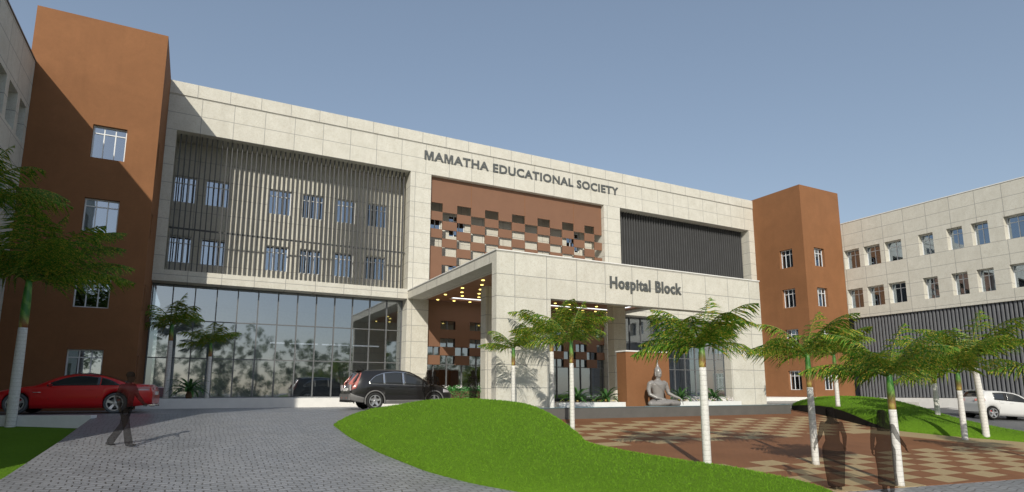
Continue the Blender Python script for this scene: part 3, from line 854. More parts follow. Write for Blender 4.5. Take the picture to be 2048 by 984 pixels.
# ------------------------------------------------------------------ towers
def tower(name, label, x0, x1, y0, y1, fw_, sw, side):
    t_ = thing(name, label, 'tower', ((x0+x1)/2, (y0+y1)/2, Z0), world=True)
    zt_ = 15.6
    MB().holes('x', x0, x1, Z0, zt_, fw_, y0, y0+.3).build('front_wall', 'brown', t_)
    if side == 'r': MB().holes('y', y0+.302, y1, Z0, zt_, sw, x1-.3, x1).build('side_wall', 'brown', t_)
    else: MB().holes('y', y0+.302, y1, Z0, zt_, sw, x0, x0+.3).build('side_wall', 'brown', t_)
    m_ = MB(); m_.box(x0+.302, x1-.302, y0+.9, y1, Z0, zt_-.3)
    m_.build('core', 'interior', t_)
    m_ = MB()
    if side == 'r': m_.box(x0, x0+.3, y0+.302, y1, Z0, zt_)
    else: m_.box(x1-.3, x1, y0+.302, y1, Z0, zt_)
    m_.build('rear_wall', 'brown', t_)
    return t_
ZR = (9.53, 6.39, 3.32, .24)
fwl = [(-4.36, -3.16, z, z+1.42) for z in ZR]
swl = [(29.3, 29.85, z, z+1.1) for z in (9.7, 6.5, 3.4, .4)]
tl = tower('brown_tower', 'tall terracotta tower on the left beside the long cream block', -6.68, -2.02, 28.84, 34.5, fwl, swl, 'r')
for a, b, c_, d_ in fwl: window(tl, 'x', a, b, c_, d_, 29.06, tz=.22)
for a, b, c_, d_ in swl: window(tl, 'y', a, b, c_, d_, -2.2, sgn=1, n=1, mat='grey')
fwr = [(40.93, 42.12, z, z+1.42) for z in (9.40, 6.33, 3.25, .15)]
swr = [(29.62, 30.75, z, z+1.42) for z in (9.40, 6.33, 3.25, .15)]
tr_ = tower('brown_tower', 'terracotta tower in the right corner between main block and wing', 39.79, 44.40, 28.6, 34.5, fwr, swr, 'l')
for a, b, c_, d_ in fwr: window(tr_, 'x', a, b, c_, d_, 28.86, tz=.27)
for a, b, c_, d_ in swr: window(tr_, 'y', a, b, c_, d_, 40.05, sgn=-1, tz=.27)

# ------------------------------------------------------------------ wings
LW = thing('side_wing', 'shaded cream stone wing at the left edge of the picture', 'building', (-11, 20, Z0), world=True)
lwh = []
for z in (9.53, 6.4, 3.3, .25):
    lwh += [(27.53, 28.45, z, z+1.47), (26.0, 27.15, z, z+1.47), (24.6, 25.62, z, z+1.47), (22.6, 23.7, z, z+1.47), (20.9, 22, z, z+1.47), (19.2, 20.3, z, z+1.47), (16.9, 18, z, z+1.47), (15.2, 16.3, z, z+1.47), (13, 14.1, z, z+1.47)]
MB().holes('y', 11, 28.83, Z0, 13.12, lwh, -7.1, -6.5).build('facade_wall', 'stone_w', LW)
m = MB(); m.box(-16, -7.9, 11.3, 28.83, Z0, 12.8); m.build('core', 'interior', LW)
m = MB(); m.box(-16, -7.1, 11, 11.3, Z0, 13.12); m.box(-16, -7.103, 11.303, 28.83, 12.81, 13.1); m.build('end_wall', 'stone_w', LW)
m = MB(); m.box(-7.15, -6.46, 10.97, 28.83, 13.123, 13.17); m.build('coping', 'grey', LW)
for a, b, c_, d_ in lwh[:18]: window(LW, 'y', a, b, c_, d_, -7.05, sgn=1, n=2)
RW = thing('side_wing', 'sunlit cream stone wing on the right with two rows of deep windows', 'building', (50, 18, Z0), world=True)
XW = 44.408
rwh = []
ys = [(27.30, 28.50), (25.72, 26.95), (24.18, 25.37), (22.07, 23.02), (20.27, 21.22), (18.80, 19.75), (16.75, 17.95), (14.4, 15.6), (12.8, 13.9), (10.5, 11.6), (8.6, 9.7)]
for a, b in ys:
    rwh += [(a, b, 9.40, 10.88), (a, b, 6.33, 7.80)]
MB().holes('y', 3, 28.59, 5.56, 13.05, rwh, XW, XW+.55).build('facade_wall', 'stone_w', RW)
m = MB(); m.box(XW-.03, XW+.6, 3, 28.59, 13.053, 13.11); m.build('coping', 'stone_k', RW)
m = MB(); m.box(XW+.552, XW+12, 3.0, 3.3, Z0, 13.05); m.box(XW+1.3, XW+12, 3.303, 34, Z0, 12.9); m.build('core', 'interior', RW)
for a, b, c_, d_ in rwh: window(RW, 'y', a, b, c_, d_, XW+.47, sgn=-1, n=2, tz=.27)
# lower floor: charcoal louvres in front of a grey wall with windows
lws = []
for (a, b) in ((25.3, 26.6), (23.2, 24.3), (20.6, 21.7), (18.8, 19.9), (17.2, 18.3), (15.1, 16.2), (13.2, 14.3)):
    lws += [(a, b, 3.2, 4.6), (a, b, .1, 1.5)]
MB().holes('y', 3, 28.59, -.38, 5.555, lws, XW+.55, XW+.8).build('lower_wall', 'darkwall', RW)
for a, b, c_, d_ in lws: window(RW, 'y', a, b, c_, d_, XW+.72, sgn=-1, n=3, mat='plastic')
m_ = louvres(3.1, 28.4, -.37, 5.555, XW+.12, mat=simple('louvre_slate', (.135, .14, .15), .85, var=.12, scale=1.3), axis='y', sp=.233, th=.155, dp=.22, par=RW)
m = MB(); m.box(XW-.25, XW+.9, 3.0, 28.0, -2.2, -.40); m.build('plinth', 'stone_k', RW)
m = MB(); m.box(42.9, 43.4, 3.3, 27.9, -2.2, -1.05)
tag(m.build('kerb', 'stone_k'), 'pale stone kerb between the road and the right hand wing', 'kerb')

# ------------------------------------------------------------------ distant woodland behind the camera (seen mirrored in the glazing)
rnd = random.Random(11)
g = MB(); tk = MB()
for i in range(24):
    x = -34+i*3.8+rnd.uniform(-1.5, 1.5); y = -24+rnd.uniform(-4, 4); h = rnd.uniform(8.5, 12.5); z0 = T(x, y)-.4
    tk.tube([(x, y, z0), (x+rnd.uniform(-.3, .3), y, z0+h*.45), (x, y, z0+h*.8)], [.2, .14, .05], 7)
    for c in range(80):
        cx, cy, cz = x+rnd.gauss(0, 1.6), y+rnd.gauss(0, 1.4), z0+h*(.16+.84*rnd.random()); rr = rnd.uniform(.35, .8)*(1.25-.5*(cz-z0)/h)
        for k in range(36):
            d = Vector((rnd.gauss(0, 1), rnd.gauss(0, 1), rnd.gauss(0, 1))).normalized()*rr*rnd.random()**.4
            p = Vector((cx, cy, cz))+d; s_ = rnd.uniform(.09, .2)
            a = Vector((rnd.gauss(0, 1), rnd.gauss(0, 1), rnd.gauss(0, 1))).normalized(); b = a.orthogonal().normalized()
            g.add([p-a*s_, p+b*s_*.6, p+a*s_, p-b*s_*.6], [(0, 1, 2, 3)])
wo = g.build('woodland', 'tree', weld=False); tag(wo, 'belt of tall leafy trees across the road, mirrored in the glazing', 'trees', kind='stuff')
tag(tk.build('woodland_trunks', 'bark', smooth=True), 'trunks of the tree belt across the road', 'trees', kind='stuff')
#PART2
# ------------------------------------------------------------------ cars
def smooth1(xs, ys, L_, wdt=.06):
    X = np.linspace(0, L_, 400); Y = np.interp(X, xs, ys)
    k = max(1, int(wdt/(L_/400))); ker = np.ones(2*k+1)/(2*k+1)
    Yp = np.concatenate([np.full(k, Y[0]), Y, np.full(k, Y[-1])]); Ys = np.convolve(Yp, ker, 'valid')
    return lambda x: float(np.interp(x, X, Ys))
class Car:
    def __init__(s, L_, W, wr, xr, xf, top, belt, bottom, endw, tumble, wtop, arch=1.13):
        s.L, s.W, s.wr, s.xr, s.xf = L_, W, wr, xr, xf
        s.top = smooth1(*zip(*top), L_, .07); s.belt = smooth1(*zip(*belt), L_, .07); s.bot = smooth1(*zip(*bottom), L_, .05)
        s.endw = smooth1(*zip(*endw), L_, .06); s.tumble = tumble; s.wtop = wtop; s.ar = wr*arch
    def sec(s, x):
        zt = s.top(x); zb = s.bot(x)
        for xc in (s.xr, s.xf):
            d = abs(x-xc)
            if d < s.ar: zb = max(zb, s.wr+math.sqrt(s.ar**2-d*d))
        zl = min(s.belt(x), zt-.035); zl = max(zl, zb+.03)
        zw = max(zl+.012, zt-.085)
        w = s.W/2*s.endw(x)
        w2 = w*.975-(zw-zl)*s.tumble
        return [(0, zb), (w*.90, zb), (w*.975, zb+.22*(zl-zb)), (w, zb+.55*(zl-zb)), (w*.995, zb+.82*(zl-zb)), (w*.975, zl), (w2, zw), (w2*.86, zt-.030), (w2*.5, zt-.006), (0, zt)]
    def stations(s):
        xs = set(np.linspace(0, s.L, 61).round(4))
        for xc in (s.xr, s.xf):
            for a in np.linspace(0, math.pi, 17): xs.add(round(xc+s.ar*math.cos(a), 4))
            xs.add(round(xc-s.ar-.004, 4)); xs.add(round(xc+s.ar+.004, 4))
        return sorted(x for x in xs if 0 <= x <= s.L)
    def body(s, par, mat):
        mb = MB(); X = s.stations(); rows = []
        for x in X:
            sc_ = s.sec(x); ring = [(x, -y, z) for y, z in sc_]+[(x, y, z) for y, z in sc_[-2:0:-1]]
            rows.append(len(mb.v)); mb.v += ring
        n = len(ring)
        for a, b in zip(rows, rows[1:]):
            for k in range(n): mb.f.append((a+k, a+(k+1) % n, b+(k+1) % n, b+k))
        mb.f.append(tuple(rows[0]+k for k in range(n))); mb.f.append(tuple(rows[-1]+k for k in range(n))[::-1])
        o = mb.build('body', mat, par, True)
        o.data.polygons.foreach_set('use_smooth', [len(p.vertices) < 5 for p in o.data.polygons])
        return o
    def sy(s, x, z):
        P = s.sec(x)[1:9]
        zs = [p[1] for p in P]; ys = [p[0] for p in P]
        for i in range(1, len(zs)): zs[i] = max(zs[i], zs[i-1]+1e-5)
        return float(np.interp(z, zs, ys))
    def side(s, name, par, mat, xs, lo, hi, off, sides=(-1, 1), nz=5, thick=.012):
        """patch hugging the body side between curves lo(x), hi(x)"""
        for sd in sides:
            mb = MB(); r = []
            for x in xs:
                a, b = lo(x), hi(x); b = max(b, a+.002); row = []
                for k in range(nz+1):
                    z = a+(b-a)*k/nz; y = s.sy(x, z)+off
                    row.append((x, sd*y, z))
                r.append(row)
            for row in r: mb.v += row
            m_ = nz+1
            for i in range(len(r)-1):
                for k in range(nz): mb.f.append((i*m_+k, i*m_+k+1, (i+1)*m_+k+1, (i+1)*m_+k))
            # inner rim so the patch has thickness
            o = len(mb.v); mb.v += [(x, y-sd*thick, z) for x, y, z in mb.v[:o]]
            nf = [tuple(i+o for i in f)[::-1] for f in mb.f]; mb.f += nf
            for i in range(len(r)-1):
                for k in (0, nz): mb.f.append((i*m_+k, (i+1)*m_+k, (i+1)*m_+k+o, i*m_+k+o))
            for i in (0, len(r)-1):
                for k in range(nz): mb.f.append((i*m_+k, i*m_+k+1, i*m_+k+1+o, i*m_+k+o))
            mb.build(name, mat, par, True)
    def topp(s, name, par, mat, x0, x1, frac, off=.006, n=10):
        """patch over the top surface (windscreen, rear glass)"""
        mb = MB(); rows = []
        for i in range(n+1):
            x = x0+(x1-x0)*i/n; sc_ = s.sec(x); P = sc_[6:]
            ys = [p[0] for p in P][::-1]; zs = [p[1] for p in P][::-1]
            wmax = P[0][0]*frac; row = []
            for k in range(-6, 7):
                y = wmax*k/6; row.append((x, y, float(np.interp(abs(y), ys, zs))+off))
            rows.append(row)
        for r in rows: mb.v += r
        for i in range(n):
            for k in range(12): mb.f.append((i*13+k, i*13+k+1, (i+1)*13+k+1, (i+1)*13+k))
        mb.build(name, mat, par, True)
def wheel(par, x, y, r, wd, side, spokes, tyre='tyre', rim='rim', twin=False, rr=.70, calip=None):
    """wheel: tyre, rim with spokes; side=+1/-1 outward"""
    w_ = bpy.data.objects.new('wheel', None); COL.objects.link(w_); w_.parent = par; w_.location = (x, y, r); w_.empty_display_size = .2
    h = wd/2
    prof = [(r*.70, -h*.92), (r*.90, -h), (r*.975, -h*.86), (r, -h*.6), (r, h*.6), (r*.975, h*.86), (r*.90, h), (r*rr, h*.92), (r*rr*.98, h*.3), (r*rr*.98, -h*.9)]
    mb = MB(); n = 32
    for rad, hh in prof:
        for k in range(n):
            a = 2*math.pi*k/n; mb.v.append((rad*math.cos(a), side*hh, rad*math.sin(a)))
    for i in range(len(prof)):
        for k in range(n): j = (i+1) % len(prof); mb.f.append((i*n+k, i*n+(k+1) % n, j*n+(k+1) % n, j*n+k))
    mb.build('tyre', tyre, w_, True)
    mb = MB(); R_ = r*rr
    for k in range(n):
        a0, a1 = 2*math.pi*k/n, 2*math.pi*(k+1)/n
        c = [(R_, h*.95), (R_*.88, h*.95), (R_*.86, h*.3), (R_*.98, h*.3)]
        o = len(mb.v)
        for a in (a0, a1):
            for rad, hh in c: mb.v.append((rad*math.cos(a), side*hh, rad*math.sin(a)))
        for q in range(3): mb.f.append((o+q, o+q+1, o+5+q, o+4+q))
    for k in range(spokes):
        for da in ((-.11, .11) if twin else (0,)):
            a = 2*math.pi*k/spokes+da+.3; ca, sa = math.cos(a), math.sin(a); wi, wo_ = .050*r/.33, .034*r/.33
            if twin: wi, wo_ = wi*.5, wo_*.6
            pts = []
            for rad, ww, hh in ((R_*.10, wi, h*.70), (R_*.5, (wi+wo_)/2, h*.80), (R_*.9, wo_, h*.93)):
                for sgn in (-1, 1): pts.append((rad*ca-sgn*ww*sa, side*hh, rad*sa+sgn*ww*ca))
            low = [(p[0], p[1]-side*.03, p[2]) for p in pts]; o = len(mb.v); mb.v += pts+low
            for i in (0, 2): mb.f += [(o+i, o+i+1, o+i+3, o+i+2), (o+i, o+i+2, o+i+8, o+i+6), (o+i+1, o+i+7, o+i+9, o+i+3)]
    mb.lathe([(R_*.22, side*h*.6), (R_*.22, side*h*.84), (R_*.14, side*h*.9)], 16, axis='y')
    mb.build('rim', rim, w_)
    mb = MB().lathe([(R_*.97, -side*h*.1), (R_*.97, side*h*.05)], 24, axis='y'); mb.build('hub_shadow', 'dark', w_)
    mb = MB().lathe([(R_*.62, side*h*.1), (R_*.62, side*h*.22)], 24, axis='y'); mb.build('brake_disc', 'plastic', w_)
    if calip:
        mb = MB(); mb.box(-R_*.62, -R_*.25, min(side*h*.24, side*h*.55), max(side*h*.24, side*h*.55), R_*.05, R_*.5); mb.build('brake_caliper', calip, w_)
    return w_
def lining(par, c):
    """dark wheel housings"""
    for xc in (c.xr, c.xf):
        for sd in (-1, 1):
            mb = MB(); rr = c.ar*.995; y0, y1 = sd*(c.W/2*.40), sd*(c.W/2*.955); n = 20
            for y in (y0, y1):
                for k in range(n+1):
                    a = math.pi*k/n; mb.v.append((xc+rr*math.cos(a), y, c.wr+rr*math.sin(a)))
                mb.v.append((xc-rr, y, c.wr*.55)); mb.v.append((xc+rr, y, c.wr*.55))
            m_ = n+3
            for k in range(n): mb.f.append((k, k+1, m_+k+1, m_+k))
            mb.f.append(tuple(range(m_)))
            mb.build('wheel_housing', 'dark', par)
def line(c, par, x0, x1, z0, z1, off=.003, w_=.007, sides=(-1, 1)):
    pass
def seam(c, par, pts, mat='dark', w_=.008, name='door_seam'):
    for sd in (-1, 1):
        mb = MB()
        P = [(x, sd*(c.sy(x, z)+.0015), z) for x, z in pts]
        mb.tube(P, w_*.5, 4, cap=False); mb.build(name, mat, par)
# --- black suv
SV = thing('parked_car', 'black five door estate car with grey lower trim facing the entrance behind the mound', 'car', (6.78, 25.9, PL), R(1.5))
c = Car(4.53, 1.82, .355, 1.02, 3.64,
        [(0, .62), (.02, .98), (.10, 1.06), (.20, 1.20), (.45, 1.58), (.55, 1.625), (.9, 1.66), (1.5, 1.685), (2.1, 1.68), (2.6, 1.61), (3.0, 1.42), (3.35, 1.20), (3.55, 1.09), (3.9, 1.03), (4.25, .94), (4.45, .80), (4.52, .66), (4.53, .6)],
        [(0, .93), (.5, 1.05), (1.5, 1.04), (2.6, 1.0), (3.4, .97), (4, .90), (4.53, .6)],
        [(0, .42), (.15, .36), (.5, .30), (1, .24), (3.6, .24), (4.2, .27), (4.53, .36)],
        [(0, .86), (.12, .93), (.4, .985), (1, 1), (3.5, 1), (4.1, .96), (4.35, .88), (4.53, .72)], .36, .09)
c.body(SV, 'black'); lining(SV, c)
GL = lambda x: c.belt(x)+.015+.02*max(0, (1.2-x))
def GH(x):
    e = [(.78, 1.12), (.85, 1.22), (1.05, 1.38), (1.4, 1.50), (1.9, 1.555), (2.4, 1.53), (2.8, 1.41), (3.1, 1.26), (3.32, 1.12), (3.40, 1.05)]
    return min(float(np.interp(x, *zip(*e))), c.sec(x)[6][1]-.012)
c.side('window_trim', SV, 'chrome', np.linspace(.735, 3.42, 40), lambda x: GL(x)-.028, lambda x: max(GH(x)+.028, GL(x)+.01), .004)
for a, b in ((.79, 1.36), (1.44, 2.20), (2.29, 3.30)): c.side('side_window', SV, 'carglass', np.linspace(a, b, 14), GL, GH, .009)
c.topp('windscreen', SV, 'carglass', 2.66, 3.45, .93); c.topp('rear_window', SV, 'carglass', .13, .43, .84, .012)
for xc in (c.xr, c.xf):
    for sd in (-1, 1):
        mb = MB(); mb.tube([(xc+(c.ar+.015)*math.cos(a), sd*(c.W/2*.985), c.wr+(c.ar+.015)*math.sin(a)) for a in np.linspace(-.25, math.pi+.25, 22)], .030, 6, flat=(1, .5)); mb.build('arch_trim', 'plastic', SV, True)
c.side('sill_trim', SV, 'plastic', np.linspace(1.47, 3.17, 10), lambda x: c.bot(x)-.01, lambda x: c.bot(x)+.15, .012)
c.side('rear_bumper', SV, 'plastic', np.linspace(.0, .58, 10), lambda x: c.bot(x)-.01, lambda x: c.bot(x)+.27-.12*x, .012)
mb = MB(); mb.box(-.045, .03, -.75, .75, .40, .64); mb.build('rear_bumper', 'plastic', SV)
mb = MB(); mb.box(-.055, .2, -.72, .72, .30, .40); mb.build('rear_skirt', 'dark', SV)
c.side('front_bumper', SV, 'plastic', np.linspace(4.08, 4.50, 8), lambda x: c.bot(x)-.005, lambda x: c.bot(x)+.12, .010)
def TLh(x): return float(np.interp(x, [.02, .20, .46], [1.08, 1.30, 1.575]))
c.side('tail_light', SV, 'tail', np.linspace(.03, .46, 12), lambda x: float(np.interp(x, [.03, .22, .46], [.80, .86, 1.50])), TLh, .012)
mb = MB()
for sd in (-1, 1): mb.box(-.012, .03, min(sd*.58, sd*.80), max(sd*.58, sd*.80), .78, 1.02)
mb.build('tail_light', 'lens', SV)
mb = MB(); mb.box(-.02, .03, -.30, .30, .76, .88); mb.build('number_plate', 'plate', SV)
mb = MB(); mb.tube([(-.02, 0, 1.02), (-.02, .06, 1.0), (-.02, .06, .94), (-.02, -.06, .94), (-.02, -.06, 1.0), (-.02, 0, 1.02)], .012, 6); mb.build('badge', 'chrome', SV)
mb = MB(); mb.box(.30, .62, -.56, .56, 1.60, 1.645); mb.build('spoiler', 'black', SV)
mb = MB(); mb.tube([(.75, 0, 1.65), (.52, 0, 1.83)], .006, 5); mb.build('aerial', 'dark', SV)
mb = MB(); mb.box(-.06, .0, -.42, -.36, .46, .50); mb.box(-.06, 0, .36, .42, .46, .50); mb.build('reflector', 'tail', SV)
c.side('headlight', SV, 'lens', np.linspace(4.06, 4.44, 8), lambda x: .70+.02*(x-4), lambda x: .86-.18*(x-4.06), .006)
for sd in (-1, 1):
    mb = MB(); mb.tube([(3.20, sd*(c.W/2-.06), 1.06), (3.24, sd*(c.W/2+.05), 1.08), (3.22, sd*(c.W/2+.17), 1.09)], [.03, .075, .06], 8, flat=(1, .7)); mb.build('mirror', 'black', SV, True)
seam(c, SV, [(1.40, 1.03), (1.42, .62), (1.48, .42)]); seam(c, SV, [(2.245, 1.03), (2.25, .35)]); seam(c, SV, [(3.27, .98), (3.23, .55), (3.13, .38)])
for x in (1.62, 2.48): mb = MB(); mb.tube([(x, -(c.sy(x, .93)+.02), .93), (x+.2, -(c.sy(x+.2, .93)+.02), .925)], .014, 6); mb.build('door_handle', 'black', SV, True)
for x in (c.xr, c.xf):
    for sd in (-1, 1): wheel(SV, x, sd*(.91-.125), .355, .23, sd, 5)
for ch in SV.children:
    pass
# move origin: shapes are written from the rear bumper, keep the empty at the rear axle line
def shift(o, dx):
    for ch in o.children:
        ch.location.x += dx
shift(SV, -1.02)
# --- red coupe (nose to the left)
RC = thing('parked_car', 'red two door sports coupe with silver wheels parked before the brown tower', 'car', (-2.15, 25.75, PL), R(180-6))
c = Car(4.82, 1.86, .345, 1.08, 3.86,
        [(0, .55), (.02, .85), (.10, .985), (.35, 1.0), (.75, 1.03), (1.1, 1.17), (1.5, 1.30), (1.95, 1.365), (2.4, 1.355), (2.8, 1.26), (3.15, 1.09), (3.4, .965), (3.8, .90), (4.3, .80), (4.65, .66), (4.8, .50), (4.82, .46)],
        [(0, .86), (.5, .93), (1.5, .935), (2.6, .92), (3.4, .88), (4, .80), (4.82, .46)],
        [(0, .32), (.4, .24), (1, .19), (3.9, .18), (4.5, .17), (4.82, .22)],
        [(0, .80), (.1, .90), (.4, .975), (1, 1), (3.9, 1), (4.3, .95), (4.6, .84), (4.82, .62)], .52, .08, 1.06)
c.body(RC, 'red'); lining(RC, c)
def GH(x):
    e = [(1.0, .97), (1.12, 1.05), (1.4, 1.19), (1.8, 1.275), (2.2, 1.275), (2.6, 1.19), (2.95, 1.04), (3.08, .97)]
    return min(float(np.interp(x, *zip(*e))), c.sec(x)[6][1]-.01)
GL = lambda x: c.belt(x)+.012
for a, b in ((.98, 1.55), (1.575, 3.06)): c.side('side_window', RC, 'carglass', np.linspace(a, b, 16), GL, GH, .006)
c.topp('windscreen', RC, 'carglass', 2.52, 3.36, .93); c.topp('rear_window', RC, 'carglass', .82, 1.60, .86); c.topp('roof_panel', RC, 'dark', 1.62, 2.50, .97)
c.side('tail_light', RC, 'tail', np.linspace(.03, .46, 8), lambda x: .80, lambda x: .93-.25*abs(x-.2), .006)
c.side('light_trim', RC, 'chrome', np.linspace(.03, .46, 8), lambda x: .785, lambda x: .80, .010)
c.side('headlight', RC, 'lens', np.linspace(4.35, 4.66, 8), lambda x: .56, lambda x: .64-.12*(x-4.35), .006)
c.side('side_vent', RC, 'chrome', np.linspace(3.20, 3.42, 4), lambda x: .70, lambda x: .72, .008)
mb = MB(); mb.box(-.03, .03, -.26, .26, .62, .74); mb.build('number_plate', 'plate', RC)
mb = MB()
for y in (-.5, .5): MB().tube([(-.06, y, .27), (.1, y, .27)], .05, 10, flat=(1, 1.5), cap=False).build('exhaust', 'chrome', RC)
for sd in (-1, 1):
    mb = MB(); mb.tube([(2.93, sd*(c.W/2-.06), .95), (2.97, sd*(c.W/2+.05), .97), (2.95, sd*(c.W/2+.15), .98)], [.03, .06, .05], 8, flat=(1, .7)); mb.build('mirror', 'red', RC, True)
seam(c, RC, [(1.60, .92), (1.62, .55), (1.75, .28)]); seam(c, RC, [(3.02, .90), (2.98, .5), (2.9, .26)])
mb = MB(); mb.tube([(1.72, c.sy(1.72, .80)+.015, .80), (1.92, c.sy(1.92, .80)+.015, .80)], .012, 6); mb.build('door_handle', 'red', RC, True)
for x in (c.xr, c.xf):
    for sd in (-1, 1): wheel(RC, x, sd*(.93-.115), .345, .23, sd, 5, tyre='tyre_grey', twin=True, rr=.74, calip='red')
shift(RC, -1.08)
# --- white hatchback
WC = thing('parked_car', 'white five door hatchback on the road beside the right hand wing', 'car', (37.7, 17.4, -1.40), R(-25))
WC.rotation_euler = (0, R(3.2), R(-25))
c = Car(3.70, 1.69, .31, .62, 3.01,
        [(0, .60), (.02, .96), (.12, 1.08), (.30, 1.40), (.38, 1.47), (.8, 1.50), (1.4, 1.50), (2.0, 1.45), (2.3, 1.36), (2.6, 1.17), (2.85, 1.02), (3.2, .96), (3.5, .84), (3.66, .66), (3.70, .5)],
        [(0, .98), (.5, 1.0), (1.5, .96), (2.6, .92), (3.2, .84), (3.7, .5)],
        [(0, .36), (.3, .24), (.7, .19), (3.0, .19), (3.4, .2), (3.7, .26)],
        [(0, .88), (.1, .95), (.35, .99), (1, 1), (2.9, 1), (3.3, .95), (3.5, .85), (3.7, .62)], .30, .08)
c.body(WC, 'cwhite'); lining(WC, c)
def GH(x):
    e = [(.60, 1.30), (.72, 1.375), (1.2, 1.41), (1.8, 1.38), (2.15, 1.28), (2.45, 1.10), (2.58, .99)]
    return min(float(np.interp(x, *zip(*e))), c.sec(x)[6][1]-.01)
GL = lambda x: c.belt(x)+.012
for a, b in ((.72, 1.32), (1.44, 2.52)): c.side('side_window', WC, 'carglass', np.linspace(a, b, 14), GL, GH, .006)
c.side('window_pillar', WC, 'dark', np.linspace(1.325, 1.435, 3), GL, GH, .007)
c.topp('windscreen', WC, 'carglass', 2.08, 2.72, .93); c.topp('rear_window', WC, 'carglass', .14, .32, .80, .01)
c.side('tail_light', WC, 'tail', np.linspace(.01, .22, 8), lambda x: .90, lambda x: 1.02+.1*x, .008)
c.side('headlight', WC, 'lens', np.linspace(3.2, 3.55, 8), lambda x: .70, lambda x: .83-.15*(x-3.2), .006)
mb = MB(); mb.box(.18, .48, -.5, .5, 1.46, 1.50); mb.build('spoiler', 'cwhite', WC)
for sd in (-1, 1):
    mb = MB(); mb.tube([(2.38, sd*(c.W/2-.06), .98), (2.42, sd*(c.W/2+.05), 1.0), (2.40, sd*(c.W/2+.16), 1.01)], [.03, .07, .06], 8, flat=(1, .7)); mb.build('mirror', 'dark', WC, True)
seam(c, WC, [(.98, .95), (1.0, .6), (1.0, .3)]); seam(c, WC, [(1.38, .95), (1.39, .28)]); seam(c, WC, [(2.50, .92), (2.45, .5), (2.42, .28)])
for x in (1.02, 1.55): mb = MB(); mb.tube([(x, -(c.sy(x, .86)+.015), .86), (x+.18, -(c.sy(x+.18, .86)+.015), .86)], .012, 6); mb.build('door_handle', 'cwhite', WC, True)
for x in (c.xr, c.xf):
    for sd in (-1, 1): wheel(WC, x, sd*(.845-.105), .31, .20, sd, 5, rr=.78, calip='red')
shift(WC, -.62)

# ------------------------------------------------------------------ palms
def frond(Lg, e0, droop, seed, nl=34, ll=.72):
    rnd = random.Random(seed); mb = MB()
    P = []; p = Vector((0, 0, 0)); e = e0; n = 24; bend = rnd.uniform(-.25, .25); az = 0
    for i in range(n+1):
        P.append((p.copy(), e, az)); st = Lg/n
        p += Vector((math.cos(e)*math.cos(az), math.cos(e)*math.sin(az), math.sin(e)))*st
        e -= droop/n*(.45+1.3*i/n); az += bend/n
    mb.tube([q[0] for q in P], [.020*(1-i/n*.8)*Lg/1.6 for i in range(n+1)], 5)
    for k in range(nl):
        s = .13+.86*k/(nl-1); f = s*n; i = min(n-1, int(f)); q = P[i][0].lerp(P[i+1][0], f-i); e = P[i][1]; a = P[i][2]
        t = Vector((math.cos(e)*math.cos(a), math.cos(e)*math.sin(a), math.sin(e))); side = Vector((-math.sin(a), math.cos(a), 0)); upv = side.cross(t)*-1
        if upv.z < 0: upv = -upv
        env = (math.sin(math.pi*min(1, s*.92+.10))**.6)*(1-.35*s)
        for sd in (-1, 1):
            for rep in range(1):
                l_ = ll*env*rnd.uniform(.8, 1.1)*Lg/1.6
                if l_ < .04: continue
                lift = rnd.uniform(-.12, .16)
                fwd_ = rnd.uniform(.50, .72)
                d = (side*sd*rnd.uniform(.7, 1)+t*fwd_+upv*lift+Vector((0, 0, -rnd.uniform(.25, .75)))).normalized()
                hang = rnd.uniform(.3, .7)
                w_ = rnd.uniform(.011, .017)*Lg/1.6
                a0 = q+t*rnd.uniform(-.01, .01); a1 = a0+d*l_*.5; d2 = (d+Vector((0, 0, -hang))).normalized(); a2 = a1+d2*l_*.5
                wv = t.cross(d).cross(d).normalized()*w_ if rep else (t*.8+Vector((0, 0, .4))).normalized()*w_
                mb.add([a0-wv*.6, a0+wv*.6, a1+wv, a1-wv, a2], [(0, 1, 2, 3), (3, 2, 4)])
    return mb
FR = []
for k, (e0, dr) in enumerate(((1.42, .7), (1.08, 1.2), (.80, 1.15), (.56, 1.0), (.28, .85), (.95, 1.5))):
    me_ = frond(1.9, e0, dr, 20+k).build('frond', 'frond', weld=False); FR.append(me_.data); bpy.data.objects.remove(me_)
FRB = []
for k, (e0, dr) in enumerate(((1.4, .6), (1.05, 1.05), (.80, .95), (.58, .85), (.32, .75), (.95, 1.3))):
    me_ = frond(1.85, e0, dr, 40+k, nl=42, ll=.66).build('frond', 'frond', weld=False); FRB.append(me_.data); bpy.data.objects.remove(me_)
